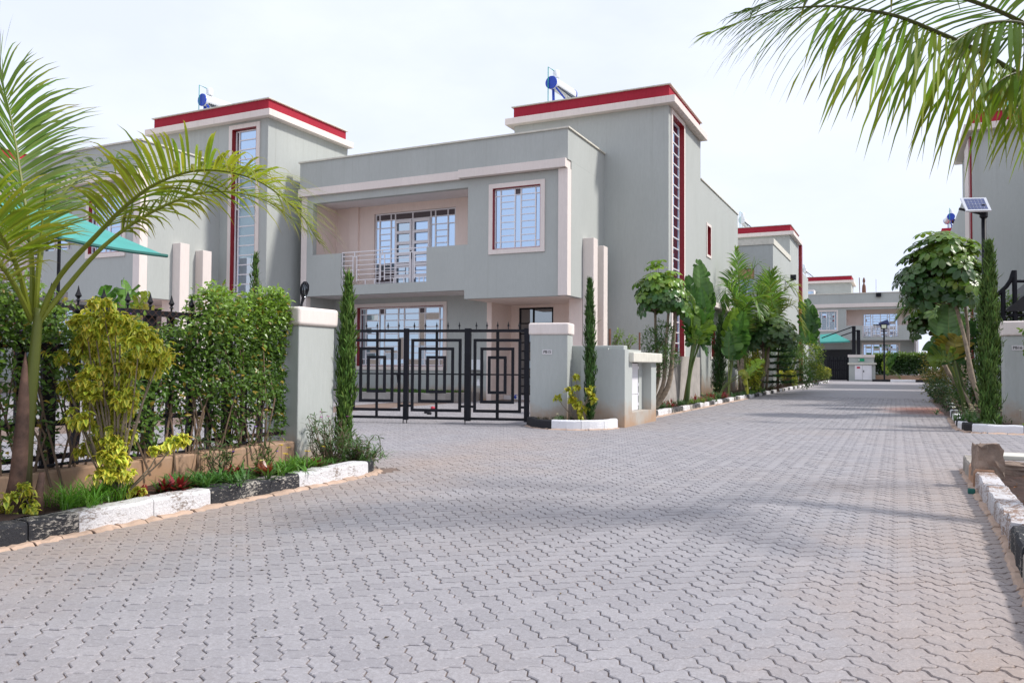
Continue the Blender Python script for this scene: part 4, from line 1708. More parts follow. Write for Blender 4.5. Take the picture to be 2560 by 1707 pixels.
def quadslab(name, m, a, b, c, d, t, parent):
    k = MB()
    k._add([a, b, c, d, a - nn * t, b - nn * t, c - nn * t, d - nn * t], [(0, 1, 2, 3), (7, 6, 5, 4), (0, 4, 5, 1), (1, 5, 6, 2), (2, 6, 7, 3), (3, 7, 4, 0)])
    return k.build(name, MT[m], parent)


pan = quadslab('panel', 'alu', pa, pb, pc, pd, .035, lp)
for i in range(6):
    for j in range(4):
        def bl(s_, t_):
            return (pa * (1 - s_) + pb * s_) * (1 - t_) + (pd * (1 - s_) + pc * s_) * t_ + nn * .004
        s0, s1 = .10 + .80 * i / 6 + .006, .10 + .80 * (i + 1) / 6 - .006
        t0, t1 = .08 + .84 * j / 4 + .012, .08 + .84 * (j + 1) / 4 - .012
        quadslab('solar_cell', 'pv', bl(s0, t0), bl(s1, t0), bl(s1, t1), bl(s0, t1), .003, pan)
MB().bar((LX, 18.6, LZ - .25), tuple((pa + pb + pc + pd) / 4 - nn * .05), .05).build('bracket', MT['black'], lp)
MB().bar((LX, 18.6, LZ - .20), tuple(at_y(2397, 522, 18.6)), .04).build('bracket', MT['black'], lp)

cf = thing('canopy_frame', (3.1, 21.5, 0), 'black steel canopy frame with tarpaulin behind plate PB16 pillar', 'canopy')
for x, y0, yt in ((2536, 820, 676), (2507.5, 820, 726), (2600, 820, 676)):
    t0 = at_y(x, yt, 22.0)
    MB().tube([(t0[0], t0[1], 0), (t0[0], t0[1], t0[2])], .055, 8).build('post', MT['black'], cf)
cv = [at_y(x, y, 22.0) for x, y in ((2480, 748), (2500, 731), (2516, 716), (2527, 700), (2534, 678))]
MB().tube(cv, .05, 8).build('curved_rail', MT['black'], cf)
for yy in (703, 788):
    a_, b_ = at_y(2520, yy, 22.0), at_y(2640, yy, 22.0)
    MB().tube([a_, b_], .035, 8).build('rail', MT['black'], cf)
ta, tb, tcn = at_y(2512, 778, 21.9), at_y(2620, 690, 21.9), at_y(2620, 778, 21.9)
tq = [ta, tb, tcn, np.array(ta) + [0, 3, 0.2], np.array(tb) + [0, 3, .2], np.array(tcn) + [0, 3, .2]]
MB()._add(tq, [(0, 1, 2), (3, 5, 4), (0, 3, 4, 1), (1, 4, 5, 2), (2, 5, 3, 0)]).build('tarpaulin', MT['tarp'], cf)


# ---- near right bed: upright stone, slab, pallet end
def rock(cx, cy, z0, sx, sy, sz, rot, seed, m, name, label, cat, tap=.9):
    rr = random.Random(seed)
    n = 6
    vs, fs = [], []
    b = MB()
    import itertools
    grid = {}
    for i in range(n + 1):
        for j in range(n + 1):
            for k in range(n + 1):
                if not (i in (0, n) or j in (0, n) or k in (0, n)):
                    continue
                t = k / n
                s = 1 - (1 - tap) * t
                x = (i / n - .5) * sx * s + rr.gauss(0, .006)
                y = (j / n - .5) * sy * s + rr.gauss(0, .006)
                z = z0 + t * sz + rr.gauss(0, .004) - (.03 if t == 1 and rr.random() < .3 else 0)
                c, s_ = math.cos(rot), math.sin(rot)
                grid[i, j, k] = len(vs)
                vs.append((cx + x * c - y * s_, cy + x * s_ + y * c, z))
    for a in range(n):
        for c in range(n):
            for (p, q) in ((0, 0), (n, 0)):
                f = p
                fs.append((grid[f, a, c], grid[f, a + 1, c], grid[f, a + 1, c + 1], grid[f, a, c + 1])[::1 if f else -1])
                fs.append((grid[a, f, c], grid[a, f, c + 1], grid[a + 1, f, c + 1], grid[a + 1, f, c])[::1 if f else -1])
                fs.append((grid[a, c, f], grid[a + 1, c, f], grid[a + 1, c + 1, f], grid[a, c + 1, f])[::1 if f else -1])
    b._add(vs, fs)
    return tag(b.build(name, MT[m]), label, cat)


rock(0.79, 9.05, .10, .24, .20, .32, .2, 3, 'brownstone', 'quarry_stone', 'upright rough stone standing on the kerb of the bare soil bed', 'stone', .9)
rock(1.30, 9.65, .06, .8, .22, .13, .05, 5, 'brownstone', 'stone_slab', 'reddish stone lying in the bare soil bed', 'stone', .85)
sl = thing('concrete_slab', (1.6, 10.2, .1), 'pale flat slab bridging the edge of the soil bed', 'slab')
MB().box(.92, 2.3, 10.0, 10.38, .175, .225).build('slab', MT['coping'], sl, bevel=.01)
MB().tube([(1.25, 10.1, .25), (1.5, 10.05, .29), (1.9, 10.0, .26), (2.4, 9.9, .28)], .022, 8).build('pipe', MT['pipe'], sl, True)

# bottle cap scrap by the kerb
b = MB()
b.box(.58, .64, 8.45, 8.50, .0, .05)
tag(b.build('green_scrap', MT['saildark'], bevel=.01), 'small green plastic scrap at the foot of the kerb', 'litter')

# shoes and a toy in the drive behind the gate
for k, (x, y, m, nm, lab) in enumerate(((1066, 1033, 'black', 'shoe', 'dark shoe lying on the drive behind the gate, nearer the house'),
                                       (1073, 1036, 'black', 'shoe', 'dark shoe lying on the drive behind the gate, nearer the gate'),
                                       (1082, 1022, 'signred', 'toy', 'pink toy on the drive behind the gate'))):
    q = at_z(x, y)
    b = MB()
    b.lathe([(0, 0), (.05, .0), (.06, .03), (.045, .06), (0, .07)], (q[0], q[1], .002), 10)
    o = b.build(nm, MT[m], None, True)
    o.scale = (1, 1, 1)
    tag(o, lab, nm)
for k, (x, y) in enumerate(((1290, 999), (1306, 997))):
    q = at_z(x, y)
    b = MB()
    b.lathe([(0, -.09), (.06, -.07), (.09, 0), (.06, .07), (0, .09)], (q[0], q[1], .09), 12)
    tag(b.build('ball', MT['blue'], None, True), ['blue ball by the porch, nearer the house corner', 'blue ball by the porch, nearer the gate pillar'][k], 'ball')

# lawn strip and its kerb under the lounge window
kerb_run('kerb', [(-17.5, 21.2), (-13.6, 21.25), (-12.8, 21.7), (-12.5, 22.4), (-12.5, 23.4)], .15, .28, [1.3], ['concrete'], side=1, jit=.003)
lawn = sheet('lawn', [(-17.6, 21.3), (-13.65, 21.35), (-12.95, 21.75), (-12.6, 22.4), (-12.6, 23.48), (-17.6, 23.48)], .27, MT['earth'])

# wall box beside the porch
b = MB()
q = at_y(1190, 928, 23.42)
b.box(q[0] - .28, q[0] + .22, 23.30, 23.485, 1.0, 1.35)
tag(b.build('wall_box', MT['tank'], bevel=.02), 'white box on the wall by the porch behind the gate', 'box')


# ---- far end: cabinet, gate, lamp, net
def far_end():
    c = thing('meter_cabinet', (-2.9, 76, 0), 'large meter cabinet with green sign at the street end', 'cabinet', 'meter cabinets')
    Yc = 76.0

    def fx(x):
        return float(at_y(x, 900, Yc)[0])

    def fz(y):
        return float(at_y(2150, y, Yc)[2])
    x0, x1 = fx(2122), fx(2188)

    def part(nm, m, a0, a1, y0, y1, z0, z1, par=c, **k):
        b = MB()
        b.box(a0, a1, y0, y1, z0, z1)
        return b.build(nm, MT[m], par, **k)
    part('housing', 'wall', x0, x1, Yc + .05, Yc + 1.6, 0, fz(906))
    part('ledge', 'coping', x0 - .08, x1 + .1, Yc - .12, Yc + 1.7, fz(911), fz(906) - .02)
    part('upper_block', 'wall', x0, x1 - .12, Yc + .1, Yc + 1.6, fz(906) + .001, fz(893))
    part('top_slab', 'cream', x0 - .08, x1 - .05, Yc + .02, Yc + 1.7, fz(893) + .001, fz(886.5))
    for a, b_ in ((2137, 2155.5), (2156.2, 2179)):
        d = part('door', 'doorwhite', fx(a), fx(b_), Yc - .01, Yc + .04, .12, fz(912.5))
    part('sign_plate', 'signgreen', fx(2145), fx(2161), Yc + .06, Yc + .098, fz(903), fz(896))
    part('sign_mark', 'plate', fx(2145.6), fx(2149), Yc + .04, Yc + .059, fz(902), fz(897))
    part('door_notice', 'signred', fx(2142), fx(2150), Yc - .03, Yc - .011, fz(921), fz(916.5))
    part('hasp', 'black', fx(2158), fx(2160), Yc - .05, Yc - .011, fz(930), fz(925.5))
    g = thing('gate', (-5.4, 77, 0), 'black gate standing open beside the street end cabinet', 'gate')
    gx0, gx1 = fx(2068), fx(2120)
    for k in range(12):
        xx = gx0 + (gx1 - gx0) * k / 11
        part('bar', 'black', xx - .05, xx + .05, 77, 77.06, .1, 1.9 + .25 * (k % 2), g)
    for z in (.1, .9, 1.75):
        part('rail', 'black', gx0, gx1, 77.061, 77.10, z, z + .1, g)
    part('post', 'black', gx1 - .15, gx1 + .12, 76.9, 77.2, 0, 2.5, g)
    # dark carport under the net
    n = thing('shade_net', (-6, 78.5, 0), 'teal shade net with two dark posts at the street end', 'shade net')
    y0 = 78.0
    a, b_, c_, d_ = at_y(2050, 855, y0), at_y(2125, 852, y0), at_y(2088, 833, y0 + 1.8), at_y(2050, 836, y0 + 1.8)
    MB()._add([a, b_, c_, d_] + [np.array(k) - [0, 0, .12] for k in (a, b_, c_, d_)],
              [(0, 1, 2, 3), (7, 6, 5, 4), (0, 4, 5, 1), (1, 5, 6, 2), (2, 6, 7, 3), (3, 7, 4, 0)]).build('net', MT['sail'], n)
    for x, yt in ((2134.5, 815.5), (2146, 825)):
        t = at_y(x, yt, y0)
        MB().bar((t[0], t[1], 0), tuple(t), .30).build('post', MT['black'], n)
    for (xa, ya), (xb, yb_) in (((2134, 816), (2054, 845)), ((2146, 825), (2102, 840))):
        MB().bar(tuple(at_y(xa, ya, y0 - .2)), tuple(at_y(xb, yb_, y0 - .2)), .09).build('stay', MT['black'], n)
    l = thing('street_lamp', (-1.2, 75.5, 0), 'thin black floodlight pole at the street end', 'street lamp', 'solar street lamps')
    t = at_y(2210, 822, 75.0)
    MB().tube([(t[0], 75, 0), (t[0], 75, t[2])], .07, 8).build('pole', MT['black'], l)
    MB().box(t[0] - .26, t[0] + .26, 74.9, 75.1, t[2] - .02, t[2] + .42).build('lamp_head', MT['black'], l)
    MB().box(t[0] - .18, t[0] + .18, 74.88, 74.899, t[2] + .06, t[2] + .34).build('lens', MT['lens'], l)
    e0, e1 = at_y(2199, 814, 75), at_y(2222, 805, 75)
    MB().bar(tuple(e0), tuple(e1), .06, .5).build('panel', MT['pv'], l)
    ft = at_y(2196.5, 737, 80.9)
    b = MB()
    b.box(ft[0] - .22, ft[0] + .22, 80.7, 80.94, ft[2] - .18, ft[2] + .18)
    tag(b.build('floodlight', MT['black'], bevel=.03), 'floodlight on the parapet of the end house', 'floodlight')
    kerb_run('kerb', [(-1.9, 74.6), (4.5, 74.6)], .2, .2, [1.4, 1.9, 1.9, 1.4], ['kerb_black_new', 'kerb_white_new', 'kerb_black_new', 'kerb_white_new'], side=1)
    w = thing('wall', (0, 78, 0), 'low brown plinth under the hedge at the street end', 'wall')
    MB().box(-1.8, 4.5, 76.4, 76.6, 0, .55).build('wall_panel', MT['lowwall'], w)


far_end()

# block wall behind the street plants
bw = thing('wall', (-6.5, 40, 0), 'grey block wall behind the areca palms', 'wall')
for r_ in range(6):
    for k in range(19):
        y0 = 37.6 + k * .42 + (.21 if r_ % 2 else 0)
        b = MB()
        j = R.gauss(0, .006)
        b.box(-6.75, -6.55 + j, y0, y0 + .405, .38 * r_, .38 * r_ + .365)
        b.build('block', MT['concrete'], bw)
MB().box(-6.74, -6.57, 37.6, 45.25, 0, 2.2).build('mortar', MT['haunch'], bw)
# ================================================================== plants
def arr(x):
    return np.asarray(x, float)


def unitv(a):
    return a / np.maximum(1e-9, np.linalg.norm(a, axis=-1, keepdims=True))


# leaf templates: x along, y across, z up; third column of S = how far towards the edge colour
def tmpl_leaf(fold=.18, droop=.25, wmax=.5):
    v = arr([[0, 0, 0], [.30, wmax * .95, fold * .5], [.30, 0, -.0], [.30, -wmax * .95, fold * .5], [.68, wmax * .75, fold * .4 - droop * .45], [.68, 0, -droop * .5],
             [.68, -wmax * .75, fold * .4 - droop * .45], [1, 0, -droop]])
    f = [(0, 2, 1), (0, 3, 2), (1, 2, 5, 4), (2, 3, 6, 5), (4, 5, 7), (5, 6, 7)]
    s = arr([.2, 1, 0, 1, 1, .1, 1, 1])
    return v, f, s


def tmpl_blade(droop=.35):
    v = arr([[0, .35, 0], [0, -.35, 0], [.35, .5, .0], [.35, -.5, .0], [.7, .4, -droop * .4], [.7, -.4, -droop * .4], [1, 0, -droop]])
    f = [(0, 1, 3, 2), (2, 3, 5, 4), (4, 5, 6)]
    return v, f, arr([0, 0, .2, .2, .5, .5, 1])


def tmpl_small():
    v = arr([[0, 0, 0], [.45, .5, .10], [.45, -.5, .10], [1, 0, -.12]])
    return v, [(0, 3, 1), (0, 2, 3)], arr([0, .5, .5, 1])


T_LEAF, T_DROOP, T_BLADE, T_SMALL = tmpl_leaf(), tmpl_leaf(.34, .6, .46), tmpl_blade(), tmpl_small()
T_STIFF = tmpl_blade(.12)
T_FLAT = (arr([[0, 0, 0], [.26, .15, .02], [.26, -.15, .02], [.62, .46, -.06], [.62, 0, -.11], [.62, -.46, -.06], [.90, .30, -.22], [.90, -.30, -.22], [1, 0, -.32]]),
          [(0, 2, 1), (1, 2, 4), (1, 4, 3), (2, 5, 4), (3, 4, 8, 6), (4, 5, 7, 8)], arr([.2, .3, .3, 1, 0, 1, 1, 1, 1]))


class LM:
    """collects leaf-shaped faces with vertex colours into one mesh"""

    def __init__(self):
        self.v, self.f, self.c, self.n = [], [], [], 0

    def add(self, T, P, D, N, Ln, W, C0, C1=None):
        tv, tf, ts = T
        P, D, N = arr(P), unitv(arr(D)), arr(N)
        n = len(P)
        Ln, W = np.broadcast_to(arr(Ln), (n,)), np.broadcast_to(arr(W), (n,))
        C0 = np.broadcast_to(arr(C0), (n, 3))
        C1 = C0 if C1 is None else np.broadcast_to(arr(C1), (n, 3))
        Y = unitv(np.cross(N, D) + 1e-6)
        Z = np.cross(D, Y)
        V = P[:, None] + D[:, None] * (tv[None, :, 0:1] * Ln[:, None, None]) + Y[:, None] * (tv[None, :, 1:2] * W[:, None, None]) + Z[:, None] * (tv[None, :, 2:3] * Ln[:, None, None])
        Cc = C0[:, None] * (1 - ts)[None, :, None] + C1[:, None] * ts[None, :, None]
        m = len(tv)
        self.v.append(V.reshape(-1, 3))
        self.c.append(Cc.reshape(-1, 3))
        base = self.n + np.arange(n)[:, None] * m
        for q in tf:
            self.f.append(base + np.array(q)[None])
        self.n += n * m
        return self

    def raw(self, V, F, Cc):
        V = arr(V)
        self.v.append(V)
        self.c.append(np.broadcast_to(arr(Cc), V.shape))
        for q in F:
            self.f.append(np.array([q]) + self.n)
        self.n += len(V)

    def build(self, name, m, parent=None, kind=None, smooth=False):
        V = np.concatenate(self.v)
        faces = []
        for a in self.f:
            faces += a.tolist()
        me = bpy.data.meshes.new(name)
        me.from_pydata(V.tolist(), [], faces)
        ca = me.color_attributes.new('col', 'FLOAT_COLOR', 'POINT')
        Cc = np.concatenate(self.c).clip(0, 1)
        ca.data.foreach_set('color', np.c_[Cc, np.ones(len(Cc))].astype(np.float32).ravel())
        if smooth:
            me.polygons.foreach_set('use_smooth', [True] * len(me.polygons))
        return link(name, me, m, parent, kind)


def rdirs(n, zmin=-1.0, zmax=1.0):
    z = RN.uniform(zmin, zmax, n)
    a = RN.uniform(0, 2 * math.pi, n)
    r = np.sqrt(np.maximum(0, 1 - z * z))
    return np.c_[r * np.cos(a), r * np.sin(a), z]


def vary(c, n, v=.25, hue=.12):
    c = arr(c)
    k = np.exp(RN.normal(0, v, (n, 1)))
    return c * k * np.exp(RN.normal(0, hue, (n, 3)) * arr([1.0, .4, 1.0]))


def spline(pts, n):
    """Catmull-Rom through pts"""
    p = [arr(q) for q in pts]
    p = [2 * p[0] - p[1]] + p + [2 * p[-1] - p[-2]]
    out = []
    m = len(p) - 3
    for k in range(n):
        u = k / (n - 1) * m
        i = min(int(u), m - 1)
        t = u - i
        a, b, c, d = p[i], p[i + 1], p[i + 2], p[i + 3]
        out.append(.5 * ((2 * b) + (-a + c) * t + (2 * a - 5 * b + 4 * c - d) * t * t + (-a + 3 * b - 3 * c + d) * t ** 3))
    return np.array(out)


GREEN = (.055, .125, .018)
DARK = (.028, .07, .018)
BRIGHT = (.14, .24, .03)
YEL = (.50, .47, .05)
BROWN = (.20, .12, .07)


def frond(parent, pts, n_leaf, length, width, start=.25, droop=1.0, lift=.25, sweep=.5, col=GREEN, tipcol=YEL, dryness=.3, name='frond', rr=.022, up=None, rachis_col=(.22, .26, .05), mat='palmleaf', asym=(1, 1), dense=1.0, hang=False):
    """feather leaf of a palm: midrib with two rows of drooping leaflets"""
    m = LM()
    sp = spline(pts, 40)
    # midrib
    tubes = MB()
    rad = [rr * (1 - .93 * k / 39) for k in range(40)]
    tubes.tube(list(sp), rad, 6)
    m.raw(tubes.v, tubes.f, rachis_col)
    seg = np.r_[0, np.cumsum(np.linalg.norm(np.diff(sp, axis=0), axis=1))]
    tot = seg[-1]
    for k in range(n_leaf):
        for sd in (-1, 1):
            u = start + (1 - start) * (k + R.uniform(.1, .9)) / n_leaf
            s = u * tot
            i = min(np.searchsorted(seg, s), 39)
            i = max(i, 1)
            w_ = (s - seg[i - 1]) / max(1e-6, seg[i] - seg[i - 1])
            p = sp[i - 1] * (1 - w_) + sp[i] * w_
            t = nrm(sp[i] - sp[i - 1])
            upv = arr(up) if up is not None else arr([0, 0, 1])
            b = np.cross(t, upv)
            b = nrm(b) if np.linalg.norm(b) > .15 else nrm(np.cross(t, arr([.3, .9, .1])))
            nf = nrm(np.cross(b, t))
            q = (u - start) / (1 - start)
            ln = length * (0.62 + .55 * math.sin(math.pi * min(1, q * .9 + .12))) * R.uniform(.82, 1.12) * (1.0 if q < .85 else (1.25 - q * .8)) * asym[0 if sd < 0 else 1]
            sw = sweep + .7 * q * q
            d = nrm(b * sd * math.cos(sw) + t * math.sin(sw) + nf * (lift + R.gauss(0, .14)))
            ns = 6
            pos = p.copy()
            vs, cs = [], []
            c0 = vary(col, 1, .22)[0]
            dry = R.random() < dryness
            g = droop * R.uniform(.55, 1.35)
            if hang:
                d = nrm(b * sd * .24 + t * (.30 + 1.2 * q ** 3) + arr([0, 0, -.85 + .75 * q ** 3]) + RN.normal(0, .09, 3))
            wd = width * R.uniform(.8, 1.15)
            for e in range(ns):
                h = e / (ns - 1)
                wv = nrm(np.cross(d, nf if abs(np.dot(d, nf)) < .9 else b)) * wd * (.45 + 1.1 * h * (1 - h) * 2) * (1 - h ** 3)
                tw = nf * 0
                vs += [pos + wv, pos - wv]
                cc = arr(c0)
                if dry:
                    z = max(0.0, (h - .55) / .45)
                    cc = cc * (1 - z) + arr(tipcol if h < .9 else BROWN) * z
                elif h > .8:
                    cc = cc * .6 + arr(tipcol) * .4
                cs += [cc, cc * .9]
                pos = pos + d * ln / (ns - 1)
                d = nrm(d + arr([0, 0, -1]) * g * (.08 + .34 * h))
            m.raw(vs, [(2 * e, 2 * e + 1, 2 * e + 3, 2 * e + 2) for e in range(ns - 1)], cs)
    return m.build(name, MT[mat], parent)


def crown_leaves(center, rx, ry, rz, n, shell=.55, zcut=-1.0):
    """random points in an ellipsoid, denser towards the skin; returns points and outward directions"""
    d = rdirs(n, zcut, 1)
    r = (shell + (1 - shell) * RN.random(n) ** .6) * (1 + .16 * np.sin(d[:, 0] * 5 + d[:, 2] * 4) + RN.normal(0, .07, n))
    P = arr(center) + d * arr([rx, ry, rz]) * r[:, None]
    return P, d


def cypress(base, h, r, label, lean=(0, 0), n=2600, col=(.06, .115, .024), slim=1.0):
    t = thing('cypress_tree', base, label, 'tree', 'slim cypress trees')
    bx = arr(base)
    top = bx + arr([lean[0], lean[1], h])
    MB().tube([bx, bx * .5 + top * .5, top], [r * .16, r * .12, .006], 6).build('trunk', MT['bark2'], t)
    u = RN.random(n) ** .85
    prof = np.where(u < .12, .55 + u * 3.4, np.where(u < .55, .96 + .1 * np.sin(u * 20), (1 - (u - .55) / .45) ** .75 * .98 + .06))
    a = RN.uniform(0, 2 * math.pi, n)
    k = RN.random(n) ** .45
    lump = 1 + .26 * np.sin(a * 3 + u * 17) + .2 * np.sin(a * 5 - u * 41) + .16 * np.sin(a * 2 + u * 73)
    rad = r * prof * k * lump
    P = bx + (top - bx) * u[:, None] + np.c_[rad * np.cos(a), rad * np.sin(a), np.zeros(n)]
    D = unitv(np.c_[np.cos(a) * .45, np.sin(a) * .45, np.ones(n) * 1.3] + RN.normal(0, .28, (n, 3)))
    N = np.c_[np.cos(a), np.sin(a), np.zeros(n)] + RN.normal(0, .5, (n, 3))
    m = LM()
    cb = vary(col, n, .28, .1)
    tip = cb * arr([1.7, 1.65, 1.3])
    tail = np.where(RN.random(n) < .07, 1.9, 1.0)
    m.add(T_BLADE, P, D, N, RN.uniform(.035, .085, n) * tail * (.8 + .5 * h / 2) * slim, RN.uniform(.008, .016, n) * (.8 + .4 * h / 2) * slim, cb, tip)
    m.build('crown', MT['dry'], t, 'stuff')
    return t


def rosette(m, c, n, ln, w, col, edge, lift=(.3, 1.1), T=None, jit=.03):
    a = RN.uniform(0, 2 * math.pi, n)
    el = RN.uniform(lift[0], lift[1], n)
    D = np.c_[np.cos(a) * np.cos(el), np.sin(a) * np.cos(el), np.sin(el)]
    P = arr(c) + np.c_[RN.normal(0, jit, n), RN.normal(0, jit, n), np.zeros(n)]
    N = np.c_[-np.cos(a) * np.sin(el), -np.sin(a) * np.sin(el), np.cos(el)]
    m.add(T or T_BLADE, P, D, N, ln * RN.uniform(.7, 1.1, n), w, vary(col, n, .2), vary(edge, n, .2))


def tuft(base, label, n=120, ln=.2, w=.008, col=(.07, .17, .025), spread=.16, name='grass_tuft', edge=None, cat='plant', flowers=None, group='low plants in the beds', lift=(.5, 1.4), T=None):
    m = LM()
    for k in range(max(3, n // 14)):
        o = arr(base) + arr([R.gauss(0, spread * .5), R.gauss(0, spread), 0])
        rosette(m, o, 14, ln, w, col, edge or tuple(c * 1.5 for c in col), lift, T, .02)
    t = thing(name, base, label, cat, group)
    m.build('leaves', MT['leaf'], t, 'stuff')
    if flowers:
        fc, fn = flowers
        for k in range(fn):
            f = LM()
            c = arr(base) + arr([R.gauss(0, spread * .6), R.gauss(0, spread), ln * R.uniform(.9, 1.35)])
            rosette(f, c, 9, .032, .013, fc, fc, (.0, .5), T_SMALL, .001)
            f.build('flower', MT['leaf'], t)
            MB().tube([c - arr([0, 0, ln * .8]), c], .0022, 4).build('flower_stalk', MT['twig'], t)
    return t


def bromeliad(base, label, n=22, ln=.16, col=(.16, .012, .018), edge=(.33, .03, .04), cat='plant', green=.15):
    m = LM()
    rosette(m, base, n, ln, .032, col, edge, (.25, 1.25), T_STIFF, .012)
    rosette(m, base, int(n * .4), ln * .8, .03, (.05, .07, .02), (.12, .05, .03), (.2, .8), T_STIFF, .015)
    o = thing('red_rosette', base, label, cat, 'red leaved rosettes in the beds')
    m.build('leaves', MT['gloss'], o, 'stuff')
    return o


def strelitzia(base, leaves, label, group='giant banana leaved plants', col=(.035, .10, .022), tint=None):
    """fan of big paddle leaves; leaves = list of (stalk points..., blade tip, blade width, colour)"""
    t = thing('strelitzia', base, label, 'plant', group)
    for (stalk, tip, wid, c) in leaves:
        m = LM()
        sp = spline(stalk, 16)
        tb = MB()
        tb.tube(list(sp), [.030 - .016 * k / 15 for k in range(16)], 6)
        m.raw(tb.v, tb.f, vary((.14, .19, .05), 1, .15)[0])
        p0 = sp[-1]
        d0 = nrm(sp[-1] - sp[-3])
        tip = arr(tip)
        L_ = np.linalg.norm(tip - p0)
        ctrl = p0 + d0 * L_ * .45
        n = 26
        mid = [(1 - s) ** 2 * p0 + 2 * s * (1 - s) * ctrl + s * s * tip for s in np.linspace(0, 1, n)]
        mid = np.array(mid)
        # blade faces the viewer side loosely: across-vector from view and midrib
        view = nrm(EYE - p0)
        face = nrm(view + arr([R.gauss(0, .35), R.gauss(0, .35), .35]))
        cc = arr(c if c is not None else col)
        for sd in (-1, 1):
            prev = None
            fold = R.uniform(.10, .45)
            sag = 0.0
            lead = 0.0
            for k in range(n):
                s = k / (n - 1)
                tt = nrm(mid[min(k + 1, n - 1)] - mid[max(k - 1, 0)])
                acr = nrm(np.cross(tt, face)) * sd
                nz = nrm(np.cross(tt, acr)) * sd
                hw = wid * (math.sin(math.pi * min(1, (s * .93 + .05)) ** .75) ** .55) * (1 - .15 * s)

                def row_at(sag_, lead_, cut=1.0):
                    e1 = mid[k] + acr * hw * .52 + nz * hw * (.12 + fold * .2 - sag_ * .3) + tt * hw * (.08 + lead_ * .4)
                    e2 = mid[k] + acr * hw * (.97 - abs(sag_) * .12) * cut + nz * hw * (-.04 - fold * .30 - sag_) + tt * hw * (.18 + lead_)
                    return [mid[k], e1, e2]
                tear = R.random() < .36 and 2 < k < n - 2
                row = row_at(sag, lead, .80 if tear else 1.0)
                shade = np.exp(R.gauss(0, .05)) * (1.10 if k % 2 else .93)
                if prev is not None:
                    m.raw(prev + row, [(0, 1, 4, 3), (1, 2, 5, 4)], np.array([cc * 1.35, cc, cc * .92] * 2) * shade)
                if tear:
                    sag = R.gauss(.10, .5)
                    lead = R.uniform(.12, .42)
                    row = row_at(sag, lead, .86)
                prev = row
        tb = MB()
        tb.tube(list(mid), [.013 - .011 * k / (n - 1) for k in range(n)], 5)
        m.raw(tb.v, tb.f, vary((.20, .27, .07), 1, .1)[0])
        m.build('leaf', MT['gloss'], t)
    return t


def umbrella_tree(stems, center, rad, n, label, ln=.24, col=(.036, .10, .022), tipcol=(.20, .33, .035), cat='tree', name='umbrella_tree', flat=.75, wid=.66):
    """schefflera: bare stems and whorls of drooping oval leaflets"""
    t = thing(name, tuple(stems[0][0]), label, cat, 'umbrella trees by the kerbs')
    for st in stems:
        sp = spline(st[:-1], 14)
        r0, r1 = st[-1]
        MB().tube(list(sp), [r0 + (r1 - r0) * k / 13 for k in range(14)], 8).build('trunk', MT['bark'], t, True)
    m = LM()
    tw = MB()
    P, d = crown_leaves(center, rad[0], rad[1], rad[2], n, .35, -.65)
    ends = [arr(st[-2]) for st in stems]
    for p, o in zip(P, d):
        k = 8
        ax = nrm(o + arr([0, 0, .9]))
        s = nrm(np.cross(ax, arr([.3, .5, .1])))
        q = np.cross(ax, s)
        a = np.linspace(0, 2 * math.pi, k, endpoint=False) + R.random() * 6
        D = np.cos(a)[:, None] * s + np.sin(a)[:, None] * q + ax * R.uniform(-.35, .25)
        N = np.repeat(ax[None], k, 0)
        high = np.clip((p[2] - center[2]) / rad[2] * .55 + .28 + o[0] * .2 + R.gauss(0, .25), 0, 1)  # light put into the colour: whorls brighter at the top and sun side
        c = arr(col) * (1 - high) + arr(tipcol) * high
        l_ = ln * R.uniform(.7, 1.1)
        m.add(T_FLAT, np.repeat(p[None], k, 0) + D * ln * .10, D, N, l_, l_ * wid, vary(c, k, .15), vary(c * 1.15, k, .12))
        e = min(ends, key=lambda z: np.linalg.norm(z - p))
        tw.tube([e, e * .4 + p * .6 + arr([0, 0, -.05]), p], [.010, .007, .004], 4, False)
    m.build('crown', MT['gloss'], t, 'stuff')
    tw.build('branches', MT['twig'], t, kind='stuff')
    return t


def variegated(base, blobs, label, stems, n=40, ln=.075, green=(.13, .27, .03), yel=(.90, .82, .10), name='variegated_shrub', group='yellow edged shrubs'):
    """shrub of curled green leaves with broad yellow margins, carried on bare stems"""
    t = thing(name, base, label, 'shrub', group)
    for st in stems:
        MB().tube(list(spline(st[:-1], 12)), [st[-1] * (1 - .65 * k / 11) for k in range(12)], 6).build('stem', MT['bark'], t, True)
    m = LM()
    tw = MB()
    for (c, rx, ry, rz, k) in blobs:
        P, d = crown_leaves(c, rx, ry, rz, k, .3)
        for p, o in zip(P, d):
            q = R.randint(6, 10)
            a = RN.uniform(0, 2 * math.pi, q)
            D = np.c_[np.cos(a), np.sin(a), RN.uniform(-.9, .7, q)]
            N = np.c_[-np.cos(a) * .3, -np.sin(a) * .3, np.ones(q)]
            yl = np.clip(R.gauss(.65, .22), .1, 1)
            gc = arr(green) * (.7 + .5 * yl)
            m.add(T_DROOP, np.repeat(p[None], q, 0) + RN.normal(0, ln * .25, (q, 3)), D, N, ln * RN.uniform(.7, 1.25, q), ln * .92, vary(gc, q, .2), vary(arr(yel) * (.55 + .5 * yl), q, .12))
        tw.tube([arr(base), arr(base) * .35 + arr(c) * .65 + RN.normal(0, .03, 3), arr(c)], [.008, .006, .003], 4, False)
    m.build('crown', MT['leaf'], t, 'stuff')
    tw.build('twigs', MT['bark'], t, kind='stuff')
    return t


